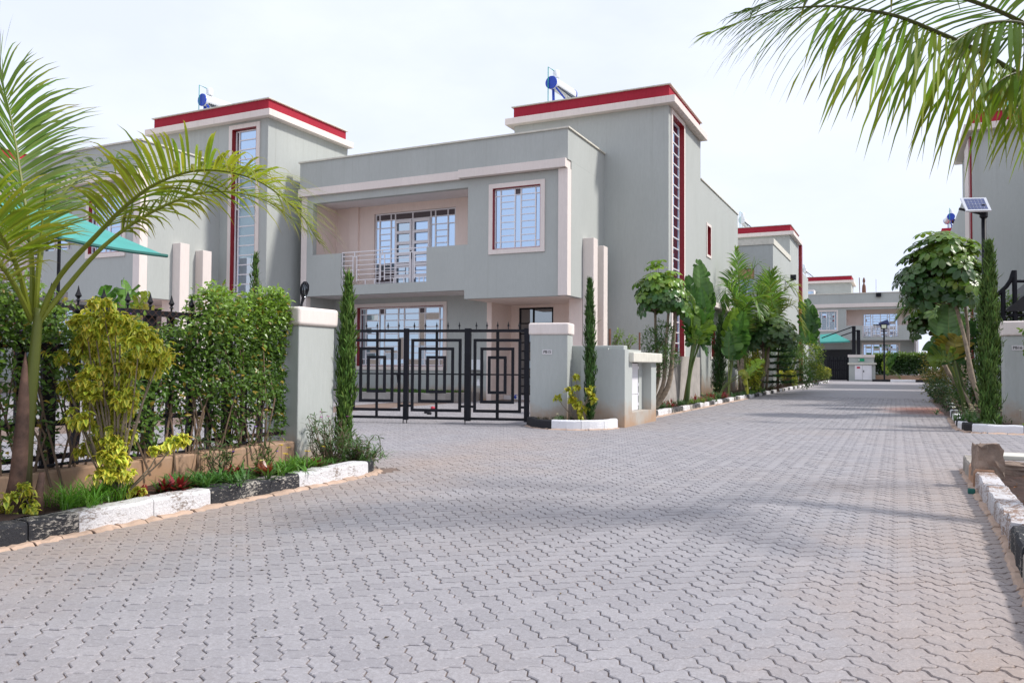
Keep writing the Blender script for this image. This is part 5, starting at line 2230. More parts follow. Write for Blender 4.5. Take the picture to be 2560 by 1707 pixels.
def leafy_bush(base, blobs, label, ln=.06, w=.03, col=GREEN, tip=BRIGHT, name='shrub', cat='shrub', group=None, density=1.0, mat='leaf', stems=True, T=None):
    t = thing(name, base, label, cat, group)
    m = LM()
    tw = MB()
    for (c, rx, ry, rz, k) in blobs:
        k = int(k * density)
        P, d = crown_leaves(c, rx, ry, rz, k, .35)
        D = unitv(d + RN.normal(0, .6, (k, 3)) + arr([0, 0, .25]))
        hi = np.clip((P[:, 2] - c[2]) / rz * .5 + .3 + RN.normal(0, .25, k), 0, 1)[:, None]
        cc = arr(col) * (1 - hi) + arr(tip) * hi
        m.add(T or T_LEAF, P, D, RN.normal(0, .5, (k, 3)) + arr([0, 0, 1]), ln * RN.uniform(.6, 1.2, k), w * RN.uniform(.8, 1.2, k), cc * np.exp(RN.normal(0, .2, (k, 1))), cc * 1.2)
        for _ in range(4):
            e = arr(c) + RN.normal(0, .45, 3) * arr([rx, ry, rz])
            tw.tube([arr(base) + RN.normal(0, .03, 3) * arr([1, 1, 0]), (arr(base) + e) / 2 + RN.normal(0, .04, 3), e], [.012, .008, .004], 4, False)
    m.build('crown', MT[mat], t, 'stuff')
    if stems:
        tw.build('twigs', MT['twig'], t, kind='stuff')
    return t


# ------------------------------------------------------------------ left bed
PB = at_z(52, 1292, .10)                 # foot of the near palm
pd_ = float(np.dot(PB - EYE, CF))        # its distance
palm = thing('palm_tree', tuple(PB), 'feather palm with swollen brown base in the bed beside the hedge', 'palm', 'feather palms')


def pp(x, y, dd=0.0):
    return at_d(x, y, pd_ + dd)


sh = LM()
tb = MB()
rr_ = np.interp(np.linspace(0, 1, 22), [0, .25, .5, .75, 1], [.070, .052, .041, .034, .026])
tb.tube(list(spline([PB - arr([0, 0, .05]), pp(58, 1180), pp(68, 1060), pp(80, 950), pp(90, 850), pp(97, 770)], 22)), list(rr_), 14)
zz = np.clip((np.array(tb.v)[:, 2] - .25) / .75, 0, 1)[:, None]
sh.raw(tb.v, tb.f, arr((.05, .04, .022)) * (1 - zz) + arr((.15, .18, .035)) * zz)
sh.build('trunk', MT['leaf'], palm, smooth=True)
tb = MB()
tb.tube(list(spline([PB + arr([-.03, -.03, -.05]), pp(46, 1190, -.035), pp(56, 1060, -.04), pp(62, 950, -.035), pp(64, 880, -.02)], 18)), list(np.interp(np.linspace(0, 1, 18), [0, .3, .6, .85, 1], [.066, .052, .038, .020, .003])), 12)
tb.build('dry_sheath', MT['sheath'], palm, True)
for x0, x1 in ((20, 12), (92, 100)):
    MB().tube([pp(x0 + 14, 1180, -.02), pp(x0 + 4, 1240, -.03), pp(x1 - 4, 1300, -.02)], [.02, .03, .035], 6).build('old_sheath', MT['sheath'], palm, True)
fr = [
    # big arching frond to the right
    ([pp(96, 800), pp(150, 690), pp(240, 590, -.05), pp(320, 510, -.1), pp(400, 455, -.15), pp(510, 425, -.2), pp(640, 450, -.25), pp(745, 530, -.3), pp(800, 610, -.3)], 92, .56, .0118, .30, 1.25, .30, .45, (.22, .28, .02), .8),
    # companion frond just behind it
    ([pp(94, 810), pp(165, 720, .1), pp(260, 615, .15), pp(380, 530, .25), pp(520, 480, .35), pp(660, 500, .4), pp(770, 580, .4)], 64, .48, .0112, .35, 1.4, .15, .5, (.18, .24, .02), .85),
    # upright frond
    ([pp(80, 790), pp(80, 660, .05), pp(70, 560, .1), pp(52, 440, .15), pp(28, 300, .2), pp(-4, 180, .2), pp(-45, 70, .15)], 92, .60, .0105, .22, .75, .25, .62, (.12, .21, .02), .35),
    # fronds leaving the picture to the left
    ([pp(74, 790), pp(50, 690, -.1), pp(10, 600, -.3), pp(-60, 520, -.5), pp(-170, 480, -.7), pp(-290, 500, -.85)], 56, .58, .0112, .28, 1.2, .25, .5, (.16, .23, .02), .5),
    ([pp(78, 800), pp(30, 700, .15), pp(-40, 600, .4), pp(-130, 520, .6), pp(-250, 500, .8), pp(-350, 560, .9)], 46, .58, .0112, .28, 1.2, .25, .5, (.10, .17, .02), .35),
    ([pp(84, 790), pp(100, 650, .2), pp(120, 560, .45), pp(170, 470, .75), pp(260, 410, 1.1), pp(350, 420, 1.4), pp(420, 480, 1.6)], 30, .46, .0110, .38, 1.3, .2, .5, (.08, .15, .02), .4),
    # young spear
    ([pp(90, 790), pp(97, 650, .03), pp(105, 560, .05), pp(113, 478, .06)], 6, .12, .006, .8, .2, .1, 1.2, (.14, .2, .03), .0),
    # low drooping dry leaf
    ([pp(80, 800), pp(40, 720, -.15), pp(-5, 660, -.3), pp(-70, 640, -.4), pp(-150, 690, -.5)], 22, .42, .0095, .35, 1.6, .1, .5, (.20, .22, .04), .8),
]
for (pts, nl, ln, wd, st, dr, lf, sw, c, dry) in fr:
    frond(palm, pts, nl, ln, wd, st, dr, lf, sw, c, (.42, .40, .04), dry, rr=.020, rachis_col=(.24, .28, .035))

# yellow edged shrub
sb = at_z(288, 1258, .10)
sd = float(np.dot(sb - EYE, CF))


def sp_(x, y, dd=0.0):
    return at_d(x, y, sd + dd)


blobs = []
for (x, y, rx, ry, k) in ((235, 800, .14, .12, 16), (290, 790, .12, .10, 14), (350, 830, .13, .11, 14), (265, 870, .15, .12, 18), (205, 850, .09, .10, 10), (330, 900, .13, .12, 14),
                          (385, 900, .07, .07, 7), (404, 872, .05, .10, 7), (180, 960, .07, .07, 7), (225, 960, .08, .07, 8), (285, 960, .10, .09, 10), (300, 1010, .08, .08, 8), (195, 1030, .09, .06, 8),
                          (255, 1050, .09, .06, 8), (310, 1070, .07, .07, 7), (225, 1100, .08, .07, 8), (280, 1120, .06, .06, 6), (270, 1165, .06, .045, 6), (262, 1210, .04, .03, 4), (327, 1215, .03, .04, 4),
                          (290, 1090, .07, .06, 9), (250, 1000, .09, .07, 10), (318, 980, .09, .08, 10), (240, 920, .10, .08, 12), (300, 1130, .05, .05, 7), (445, 1085, .05, .035, 5), (400, 1110, .035, .03, 3), (150, 880, .05, .05, 4), (300, 1170, .05, .03, 4), (255, 745, .07, .04, 5), (215, 790, .08, .06, 7)):
    blobs.append((tuple(sp_(x, y + 14, R.uniform(-.12, .16))), rx, .10, ry, int(k * 2.6)))
sts = []
for (x1, y1) in ((235, 900), (300, 860), (330, 950), (205, 980)):
    sts.append([sb + arr([R.gauss(0, .015), R.gauss(0, .03), -.02]), sp_(288 + (x1 - 288) * .15 + R.gauss(0, 8), 1160), sp_(288 + (x1 - 288) * .6, 1030), sp_(x1, y1), .017])
variegated(tuple(sb), blobs, 'tall yellow edged shrub on bare stems in front of the fence', sts, ln=.050, green=(.17, .30, .03), yel=(1.0, .90, .12))

# small yellow edged seedling at the foot of the palm
q = at_z(30, 1290, .10)
qd = float(np.dot(q - EYE, CF))
variegated(tuple(q), [(tuple(at_d(x, y, qd - .18 + R.uniform(-.05, .05))), .05, .05, .045, 4) for x, y in ((25, 1240), (60, 1225), (75, 1265), (28, 1285), (50, 1310), (85, 1290), (12, 1275))],
           'small yellow edged plant at the foot of the feather palm', [[q, at_d(45, 1250, qd - .15), at_d(60, 1225, qd - .18), .006]], ln=.045, green=(.16, .28, .03))


# hedge trained along the fence
def fence_hedge():
    t = thing('hedge', (-5.85, 3.6, .3), 'clipped green hedge grown through the black fence, thin at its foot', 'hedge', 'green hedges')
    m = LM()
    n = 52000
    y = RN.uniform(.8, 6.62, n)
    z = .36 + (1.95 - .36) * RN.random(n) ** .72
    top = 1.62 + .10 * np.sin(y * 2.3) + .07 * np.sin(y * 7.1) + np.where(y > 5.4, .16, 0) + np.where((y > 3.75) & (y < 5.0), -.10, 0) + RN.normal(0, .05, n)
    keep = (z < top)
    # thin, gappy foot
    gap = np.sin(y * 6.3) * .5 + np.sin(y * 14.7 + z * 5) * .5
    keep &= ~((z < .85) & (gap + RN.normal(0, .4, n) > -.35 + (z - .4) * 1.3))
    thin = (y > 3.2) & (y < 4.6) & (z < 1.3)
    keep &= ~(thin & (RN.random(n) < .55))
    y, z = y[keep], z[keep]
    n = len(y)
    depth = (.22 + .09 * np.sin(y * 4.1 + z * 3) + .05 * np.sin(z * 9)) * np.clip((6.75 - y) / .6, .35, 1)
    x = -5.92 + RN.uniform(-.6, 1.0, n) * depth
    P = np.c_[x, y, z]
    D = unitv(np.c_[RN.normal(.55, .6, n), RN.normal(0, .7, n), RN.normal(.15, .6, n)])
    N = RN.normal(0, .45, (n, 3)) + arr([.5, -.2, .9])
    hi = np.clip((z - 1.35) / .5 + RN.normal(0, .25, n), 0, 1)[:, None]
    lit = np.clip((x + 5.92) / .3 + RN.normal(0, .3, n), 0, 1)[:, None] * .35  # sunlight painted in: leaves lighter on top and outer side, inner ones dark
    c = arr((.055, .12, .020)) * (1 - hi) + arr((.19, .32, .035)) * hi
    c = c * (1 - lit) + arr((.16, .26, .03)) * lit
    odd = RN.random(n) < .05
    c[odd] = arr((.30, .22, .03))
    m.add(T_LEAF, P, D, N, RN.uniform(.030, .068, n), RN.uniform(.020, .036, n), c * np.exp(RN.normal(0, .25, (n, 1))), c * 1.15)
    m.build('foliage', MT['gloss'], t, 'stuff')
    tw = MB()
    for k in range(90):
        yy = R.uniform(1.0, 6.2)
        e = arr([-5.92 + R.gauss(0, .07), yy + R.gauss(0, .18), R.uniform(.7, 1.6)])
        s = arr([-5.80 + R.gauss(0, .05), yy, .20])
        tw.tube([s, (s + e) / 2 + RN.normal(0, .07, 3), e], [.011, .008, .004], 5, False)
    tw.build('stems', MT['twig'], t, kind='stuff')
    for k in range(26):
        yy, zz = R.choice([(3.9, 1.62), (4.4, 1.55), (4.2, 1.45), (5.2, 1.35), (3.6, 1.5)])
        f = LM()
        rosette(f, (-5.66 + R.gauss(0, .05), yy + R.gauss(0, .22), zz + R.gauss(0, .07)), 6, .016, .010, (.20, .09, .45), (.30, .16, .6), (-.3, .8), T_SMALL, .004)
        f.build('flower', MT['leaf'], t)
    return t


fence_hedge()

# bed plants in front of the fence
BX = -5.26
tuft((BX, 3.95, .13), 'bright green grass tuft between the palm and the yellow edged shrub', 420, .22, .0075, (.10, .25, .025), .17, lift=(.6, 1.45))
bromeliad((BX - .02, 4.17, .13), 'small red rosette beside the bright grass tuft', 16, .09)
bromeliad((BX + .06, 4.62, .13), 'deep red rosette at the foot of the yellow edged shrub', 30, .17)
bromeliad((BX - .0, 4.52, .13), 'dark red rosette tucked behind the brightest red one', 22, .13)
tuft((BX, 5.05, .13), 'leafy green clump with one white flower behind the white kerb', 420, .17, .016, (.06, .15, .03), .24, flowers=((.8, .76, .35), 2), lift=(.3, 1.2))
bromeliad((BX + .04, 5.62, .13), 'spiky red brown rosette between the two green clumps', 26, .17, (.20, .04, .02), (.34, .09, .05))
tuft((BX, 5.98, .13), 'green clump with yellow flowers behind the kerb', 420, .18, .014, (.09, .21, .03), .20, flowers=((.75, .55, .03), 6), lift=(.3, 1.2))


bromeliad((BX + .03, 4.28, .13), 'red rosette squeezed between the grass tuft and the kerb', 20, .12)
bromeliad((BX - .12, 5.40, .13), 'red rosette half hidden behind the white flowered clump', 22, .15)
bromeliad((BX + .02, 6.35, .13), 'dark red rosette near the rounded kerb end', 22, .13, (.12, .02, .02), (.24, .06, .05))
tuft((BX - .10, 4.85, .13), 'short strap leaved clump beside the deep red rosette', 220, .15, .013, (.06, .15, .03), .16, lift=(.4, 1.3))
tuft((BX - .05, 6.45, .13), 'small leafy clump at the foot of the violet flowered shrub', 200, .13, .014, (.07, .16, .03), .16, lift=(.3, 1.2))
tuft((-5.20, 7.08, .13), 'loose strap leaved clump on the rounded kerb end', 180, .2, .012, (.06, .13, .03), .13, lift=(.1, 1.1))


def wispy(base, h, r, label, n=26, col=(.06, .11, .03), flower=(.22, .10, .5), nf=3):
    t = thing('wispy_shrub', base, label, 'shrub', 'thin stemmed flowering shrubs')
    m, tw = LM(), MB()
    for k in range(n):
        a = R.uniform(0, 6.28)
        e = arr(base) + arr([math.cos(a) * r * R.uniform(.2, 1), math.sin(a) * r * R.uniform(.2, 1), h * R.uniform(.45, 1.05)])
        s = arr(base) + RN.normal(0, .04, 3) * arr([1, 1, 0])
        md = (s + e) / 2 + RN.normal(0, .05, 3)
        c = spline([s, md, e], 8)
        tw.tube(list(c), [.005 - .0004 * i for i in range(8)], 4, False)
        q = 14
        idx = RN.integers(2, 8, q)
        P = c[idx] + RN.normal(0, .006, (q, 3))
        D = rdirs(q, -.5, .9)
        m.add(T_BLADE, P, D, RN.normal(0, .4, (q, 3)) + arr([0, 0, 1]), RN.uniform(.05, .095, q), .011, vary(col, q, .3), vary(arr(col) * 1.5, q, .2))
        if k < nf:
            f = LM()
            rosette(f, e + arr([0, 0, .01]), 6, .026, .018, flower, flower, (-.1, .7), T_SMALL, .002)
            f.build('flower', MT['leaf'], t)
    m.build('leaves', MT['leaf'], t, 'stuff')
    tw.build('stems', MT['twig'], t, kind='stuff')
    return t


wispy((-5.52, 5.35, .10), .42, .24, 'thin brown stemmed shrub leaning over the plinth, violet flower on its right', 20, nf=1)
wispy((-5.45, 5.80, .10), .44, .20, 'thin shrub with a violet flower behind the yellow flowers', 14, (.07, .13, .03), nf=2)
wispy((-5.36, 6.72, .10), .52, .32, 'sprawling violet flowered shrub at the foot of the fence pillar', 46, (.055, .11, .03), (.42, .06, .40), nf=4)
wispy((-5.20, 7.02, .10), .30, .28, 'low sprawling shrub hanging over the rounded kerb end', 34, (.065, .13, .03), nf=0)
cq = at_z(858, 1142, .10)
cypress((float(cq[0]), float(cq[1]), .08), 2.05, .088, 'slim cypress beside the fence pillar', (.03, .02), 4600)

# plants in the left yard
q = at_d(300, 760, 10.6)
bb = (float(q[0]), float(q[1]), 0)


def lv(x, y, d):
    return at_d(x, y, d)


strelitzia(bb, [([bb, lv(300, 850, 10.6), lv(285, 790, 10.6)], lv(258, 715, 10.5), .20, (.06, .17, .02)), ([bb, lv(310, 850, 10.6), lv(315, 780, 10.6)], lv(312, 700, 10.7), .17, (.10, .22, .03)),
                ([bb, lv(310, 850, 10.6), lv(330, 790, 10.6)], lv(375, 735, 10.4), .15, (.24, .30, .03)), ([bb, lv(310, 850, 10.6), lv(335, 800, 10.5)], lv(385, 770, 10.3), .12, (.30, .27, .04)),
                ([bb, lv(300, 850, 10.6), lv(290, 800, 10.7)], lv(240, 760, 10.9), .15, (.05, .15, .02))], 'broad leaved banana plant showing above the hedge', col=(.07, .17, .02))
q = at_d(637, 740, 17.0)
cypress((float(q[0]), float(q[1]), 0), float(at_d(637, 640, 17)[2]), .16, 'small cypress in the yard behind the hedge', n=1500)

# ------------------------------------------------------------------ planter at the gate pillar
cq = arr([-5.16, 14.05, .13])
cypress(tuple(cq), float(at_y(1458, 705, 14.05)[2]) - .13, .088, 'slim cypress standing against the low wall by plate PB15', (-.02, 0), 4400, (.035, .075, .02))
gy = arr([-5.36, 13.95, .13])
gb = []
for (x, y, k) in ((1440, 940, 5), (1442, 970, 6), (1430, 995, 8), (1445, 1010, 8), (1452, 1030, 6), (1395, 995, 5), (1420, 975, 4), (1478, 985, 5), (1480, 1000, 5), (1474, 975, 4), (1435, 1000, 6), (1460, 1020, 4), (1450, 1045, 4)):
    gb.append((tuple(at_y(x, y, 13.9 + R.uniform(-.05, .05))), .06, .06, .06, k))
variegated(tuple(gy), gb, 'yellow shrub around the cypress by plate PB15', [[gy, at_y(1440, 1010, 13.92), at_y(1442, 950, 13.92), .010], [gy, at_y(1425, 1035, 13.9), at_y(1396, 1000, 13.88), .007]], ln=.065, green=(.30, .36, .03), yel=(.62, .58, .05))
tuft((-5.62, 13.72, .15), 'dark green low plants with a white flower in the gate planter', 150, .12, .010, (.035, .085, .02), .18, flowers=((.8, .78, .6), 1))
tuft((-5.95, 13.72, .15), 'small dark plants at the foot of the plate PB15 pillar', 70, .08, .009, (.05, .05, .03), .10)
leafy_bush((-6.0, 18.6, .1), [((float(at_y(x, y, 18.6)[0]), 18.6, float(at_y(x, y, 18.6)[2])), .30, .3, .28, 420) for x, y in ((1630, 850), (1660, 830), (1650, 880), (1640, 920), (1668, 890))],
           'fine leaved green shrub behind the low wall beside the three stemmed tree', .075, .022, (.035, .10, .02), (.09, .19, .03))
leafy_bush((-6.4, 17.6, .1), [((float(at_y(x, y, 17.6)[0]), 17.6, float(at_y(x, y, 17.6)[2])), .10, .1, .13, 60) for x, y in ((1542, 850), (1548, 835), (1580, 850), (1565, 862))],
           'small pale sprigs showing over the low wall', .07, .03, (.12, .22, .03), (.2, .3, .05))

# ------------------------------------------------------------------ street bed, left side
# three-stemmed umbrella tree
u0 = arr([-5.28, 18.7, .08])
st = [[u0, at_y(1672, 960, 18.7), at_y(1683, 860, 18.7), at_y(1690, 775, 18.7), (.075, .035)],
      [u0 + arr([-.05, 0, 0]), at_y(1658, 960, 18.65), at_y(1663, 880, 18.65), at_y(1672, 775, 18.65), (.06, .03)],
      [u0 + arr([-.09, .02, 0]), at_y(1646, 940, 18.75), at_y(1640, 860, 18.75), at_y(1638, 775, 18.75), (.055, .028)]]
uc = at_y(1665, 735, 18.7)
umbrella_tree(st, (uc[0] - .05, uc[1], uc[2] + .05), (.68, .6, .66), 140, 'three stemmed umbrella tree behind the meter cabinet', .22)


def street_strel(base, spec, label, Y):
    """spec: list of (stalk top x,y, tip x,y, width, colour)"""
    base = arr(base)
    lv_ = []
    for (sx, sy, tx, ty, w, c, dy) in spec:
        s1 = at_y(sx, sy, Y + dy)
        tp = at_y(tx, ty, Y + dy + R.gauss(0, .15))
        md = base * .45 + s1 * .55
        md[0] = base[0] * .7 + s1[0] * .3
        lv_.append(([base + RN.normal(0, .03, 3) * arr([1, 1, 0]), md, s1], tp, w * .95, c))
    return strelitzia(tuple(base), lv_, label)


G1, G2, G3, G4 = (.065, .17, .03), (.04, .115, .025), (.14, .25, .03), (.08, .17, .06)
street_strel((-5.28, 22.2, .10), [
    (1745, 800, 1745, 650, .42, G4, .2), (1735, 830, 1718, 690, .34, G1, .1), (1750, 830, 1765, 700, .40, G4, .3), (1742, 850, 1752, 720, .34, G1, -.1), (1735, 860, 1722, 760, .34, G2, -.2),
    (1748, 860, 1772, 760, .34, G1, .1), (1738, 860, 1735, 790, .30, G3, -.35), (1730, 855, 1706, 790, .28, G2, 0), (1752, 850, 1780, 850, .28, G2, .3), (1738, 840, 1716, 865, .24, G2, -.1),
    (1750, 850, 1768, 890, .22, G2, .2), (1744, 820, 1760, 670, .36, G2, .5),
    (1740, 840, 1728, 730, .30, G4, .4), (1748, 850, 1782, 730, .30, G1, .5), (1744, 850, 1742, 745, .34, G3, -.4), (1733, 850, 1710, 740, .28, G1, .3), (1750, 860, 1776, 800, .28, G3, -.2), (1736, 860, 1712, 830, .26, G1, -.3)],
    'tall banana leaved plant against the grey side wall by the tall stair window', 22.2)
street_strel((-5.45, 29.2, .10), [
    (1830, 900, 1858, 780, .50, G1, .2), (1826, 890, 1838, 770, .46, G3, .4), (1832, 890, 1872, 830, .44, G2, .5), (1822, 890, 1822, 830, .40, G4, -.1), (1835, 890, 1868, 870, .42, G2, .6), (1828, 900, 1824, 870, .3, G2, .2)],
    'banana leaved plant with shining leaf beside the clinging cypress', 29.2)
street_strel((-5.25, 26.5, .10), [(1852, 940, 1910, 900, .26, G3, .0), (1846, 935, 1870, 985, .15, (.25, .27, .05), -.1)], 'low banana leaf leaning over the yellow shrub', 26.5)
street_strel((-5.3, 46.0, .10), [
    (2012, 850, 2016, 748, .62, G4, .2), (2008, 850, 2000, 755, .52, G1, .4), (2018, 850, 2032, 770, .55, G2, .5), (2016, 860, 2034, 840, .5, G1, -.1), (2010, 860, 2004, 830, .45, G1, -.3), (2022, 850, 2050, 880, .3, G2, 1.0),
    (2022, 850, 2044, 900, .28, G2, 1.0)], 'tall banana leaved plant at the end of the left hand row', 46.0)
cypress((-5.95, 29.8, .1), float(at_y(1817, 800, 29.8)[2]), .24, 'narrow cypress clinging to the corner of the grey side wall', (.12, 0), 2600, (.028, .06, .018), 1.6)


def areca(base, fronds, label, depthY, ln=.5, wd=.016):
    t = thing('areca_palm', tuple(base), label, 'palm', 'feather palms')
    for k in range(3):
        b = arr(base) + RN.normal(0, .1, 3) * arr([1, 1, 0])
        MB().tube([b, b + arr([R.gauss(0, .1), 0, 1.4])], [.06, .045], 8).build('stem', MT['bark'], t, True)
    for (pts, c) in fronds:
        pr = [arr(base) + arr([R.gauss(0, .08), R.gauss(0, .1), .8])] + [at_y(x, y, depthY + dy) for x, y, dy in pts]
        frond(t, pr, 56, ln * 1.1, wd * 1.5, .35, 1.2, .3, .5, tuple(np.array(c) * 1.6), (.4, .40, .06), .3, rr=.03)
    return t


areca((-5.5, 32.5, .1), [([(1850, 800, 0), (1848, 700, 0), (1840, 620, .2)], (.10, .20, .03)), ([(1855, 800, .2), (1870, 710, .3), (1895, 660, .4), (1920, 700, .5)], (.08, .17, .025)),
                         ([(1850, 800, -.2), (1835, 740, -.3), (1815, 720, -.5), (1808, 780, -.6)], (.06, .14, .02)), ([(1860, 800, .3), (1890, 750, .3), (1920, 740, .3), (1945, 790, .3)], (.06, .13, .02)),
                         ([(1855, 810, -.2), (1870, 760, -.5), (1890, 750, -.9), (1905, 800, -1.1)], (.07, .15, .02)), ([(1848, 800, .4), (1828, 720, .6), (1838, 680, .9), (1860, 700, 1.2)], (.05, .12, .02))],
      'tall feather palm touching the corner of the grey side wall', 32.5, .62, .018)
areca((-5.3, 36.5, .1), [([(1925, 820, 0), (1935, 730, 0), (1960, 700, .2), (1990, 740, .3)], (.10, .19, .03)), ([(1925, 820, .2), (1950, 740, .3), (1985, 720, .4), (2010, 790, .5)], (.14, .20, .03)),
                         ([(1920, 820, -.2), (1905, 750, -.3), (1890, 720, -.5), (1870, 770, -.6)], (.06, .14, .02)), ([(1930, 820, .3), (1965, 770, .3), (1990, 770, .3), (2012, 840, .3)], (.20, .22, .03)),
                         ([(1925, 820, -.2), (1930, 760, -.5), (1925, 700, -.9), (1940, 670, -1.1)], (.08, .16, .02)), ([(1920, 820, .4), (1910, 740, .6), (1920, 690, .9), (1950, 680, 1.2)], (.05, .12, .02))],
      'feather palm with yellowing fronds next to the umbrella tree', 36.5, .66, .02)
ub = arr([-5.4, 33.6, .1])
uc = at_y(1925, 830, 33.6)
umbrella_tree([[ub, at_y(1912, 930, 33.6), at_y(1922, 870, 33.6), (.10, .05)], [ub + arr([.1, 0, 0]), at_y(1905, 940, 33.5), at_y(1908, 870, 33.5), (.08, .05)]], (uc[0], uc[1], uc[2]), (1.35, 1.0, .95), 95,
              'spreading umbrella tree with brown trunks under the feather palms', .34, (.03, .075, .02), (.10, .17, .03))


def araucaria(base, h, label, tiers=9, col=(.018, .05, .016)):
    t = thing('norfolk_pine', base, label, 'tree')
    bx = arr(base)
    MB().tube([bx, bx + arr([.02, 0, h])], [.05, .012], 8).build('trunk', MT['bark2'], t)
    for k in range(tiers):
        z = h * (.14 + .84 * k / tiers)
        r = h * .40 * (1 - .72 * k / tiers) + .1
        m = LM()
        for a in np.linspace(0, 6.283, 6, endpoint=False) + k * .6:
            pts = spline([bx + arr([0, 0, z]), bx + arr([math.cos(a) * r * .5, math.sin(a) * r * .5, z - .02]), bx + arr([math.cos(a) * r, math.sin(a) * r, z + .05])], 26)
            n = 150
            i = RN.integers(2, 26, n)
            side = RN.choice([-1, 1], n)
            d = np.c_[-np.sin(a) * side + np.cos(a) * .8, np.cos(a) * side + np.sin(a) * .8, RN.normal(.1, .25, n)]
            m.add(T_STIFF, pts[i] + RN.normal(0, .02, (n, 3)), d, RN.normal(0, .5, (n, 3)) + arr([0, 0, 1]), RN.uniform(.10, .24, n) * (1.15 - i / 40), .025, vary(col, n, .25), vary(arr(col) * 1.7, n, .2))
        m.build('branch_tier', MT['dry'], t, 'stuff')
    return t


q = at_y(1943, 985, 31.0)
araucaria((float(at_y(1945, 980, 37.0)[0]), 37.0, .1), float(at_y(1945, 815, 37.0)[2]), 'dark tiered norfolk pine standing by the street kerb')


def yellow_bush(x, y, Y, rx, rz, label, n=70, ln=.11, green=(.19, .29, .03), yel=(.78, .72, .07)):
    c = at_x(x, y, -5.2)
    Y = float(c[1])
    top = c[2] + rz
    bl = []
    for k in range(9):
        zc = R.uniform(.35, .85) * top
        w = rx * (.75 if zc < top * .7 else .5)
        bl.append(((c[0] + R.gauss(0, rx * .3), Y + R.gauss(0, rx * .5), zc), w * .55, w * .5, max(.16, min(zc - .08, top * .28)), int(n * 2.2)))
    return leafy_bush((float(c[0]), Y, .1), bl, label, ln * .62, ln * .42, green, yel, name='variegated_shrub', group='yellow edged shrubs', T=T_DROOP)


yellow_bush(1885, 945, 27.4, .55, .62, 'yellow green shrub under the leaning banana leaf', 120, .12)
yellow_bush(1885, 880, 30.4, .4, .35, 'bright yellow sprigs above the leaning banana leaf', 50, .12, (.25, .3, .03), (.6, .55, .05))
yellow_bush(1975, 945, 33.0, .60, .40, 'yellow flecked shrub beside the norfolk pine', 110, .13)
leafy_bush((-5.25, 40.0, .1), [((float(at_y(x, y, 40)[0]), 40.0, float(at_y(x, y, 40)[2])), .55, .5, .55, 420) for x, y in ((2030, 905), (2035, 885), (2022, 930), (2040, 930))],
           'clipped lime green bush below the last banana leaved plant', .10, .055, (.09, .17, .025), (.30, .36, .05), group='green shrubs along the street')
yellow_bush(2056, 928, 42.5, .7, .55, 'yellow tipped bush at the end of the street bed', 90, .15, (.14, .2, .03), (.5, .46, .05))
leafy_bush((-5.3, 37.0, .1), [((float(at_y(x, y, 37)[0]), 37.0, float(at_y(x, y, 37)[2])), .35, .35, .45, 300) for x, y in ((2008, 930), (2002, 905), (2015, 945))],
           'dark green shrub with upright shoots beside the lime green bush', .10, .03, (.05, .13, .03), (.12, .24, .04), group='green shrubs along the street')
for (x, y, sz, lab, cc, tp) in ((1868, 905, .5, 'dark leafy shrub between the banana leaved plants', (.04, .10, .02), (.12, .22, .03)), (1960, 900, .7, 'deep green shrub behind the norfolk pine', (.035, .09, .02), (.11, .2, .03)),
                                (1905, 860, .55, 'glossy shrub under the spreading umbrella tree', (.04, .10, .02), (.14, .24, .03)), (1990, 880, .6, 'green shrub next to the last banana leaved plant', (.05, .12, .02), (.16, .27, .03))):
    q = at_x(x, y, -5.75)
    leafy_bush((float(q[0]), float(q[1]), .1), [((q[0] + R.gauss(0, .12), q[1] + R.gauss(0, .4), max(.3, q[2] + R.gauss(0, sz * .5))), .35, .45, sz * .6, 330) for _ in range(5)], lab, .11, .06, cc, tp, group='green shrubs along the street', mat='gloss')
cypress((-5.6, 47.5, .1), 3.4, .35, 'far cypress beside the last banana leaved plant', (0, 0), 1500, (.03, .07, .02), 2.0)

# low plants along the street kerb
for k, (y, kind) in enumerate(((18.2, 'd'), (19.2, 't'), (20.0, 'r'), (20.7, 'd'), (21.3, 'd'), (22.9, 'y'), (23.6, 'r'), (24.3, 'g'), (25.0, 'r'), (25.7, 'f'), (27.2, 'r'), (28.1, 't'), (30.0, 'd'), (31.8, 'g'), (33.3, 't'), (35.0, 'd'), (38.5, 'g'))):
    bs = (-5.24 + R.gauss(0, .04), y, .10)
    nm = ['beside the meter cabinet', 'by the three stemmed tree', 'under the tall stair window', 'left of the tallest banana plant', 'at the tallest banana plant foot', 'just past the tallest banana plant',
          'among the red rosettes on the kerb', 'between the red rosettes', 'spilling over the kerb', 'with pale flowers spilling over the kerb', 'before the clinging cypress', 'below the clinging cypress',
          'under the leaning banana leaf', 'below the yellow shrub', 'at the norfolk pine', 'past the norfolk pine', 'near the lime green bush'][k]
    if kind == 'r':
        for j in range(3):
            bromeliad((bs[0] + R.gauss(0, .06), y + R.gauss(0, .18), .10), ['dark', 'bright', 'ragged'][j] + ' red rosette ' + nm, 26, .22 + .05 * j, (.15, .02, .025), (.30, .05, .06))
    elif kind == 'f':
        tuft(bs, 'leafy clump ' + nm, 220, .32, .03, (.05, .12, .03), .25, flowers=((.8, .8, .6), 6))
    elif kind == 'y':
        tuft(bs, 'pale green clump ' + nm, 120, .22, .025, (.12, .2, .04), .2, flowers=((.75, .75, .4), 4))
    else:
        tuft(bs, {'d': 'dark green clump ', 't': 'strap leaved clump ', 'g': 'green clump '}[kind] + nm, 170, .22, .016, {'d': (.03, .075, .02), 't': (.04, .10, .03), 'g': (.06, .14, .03)}[kind], .26)

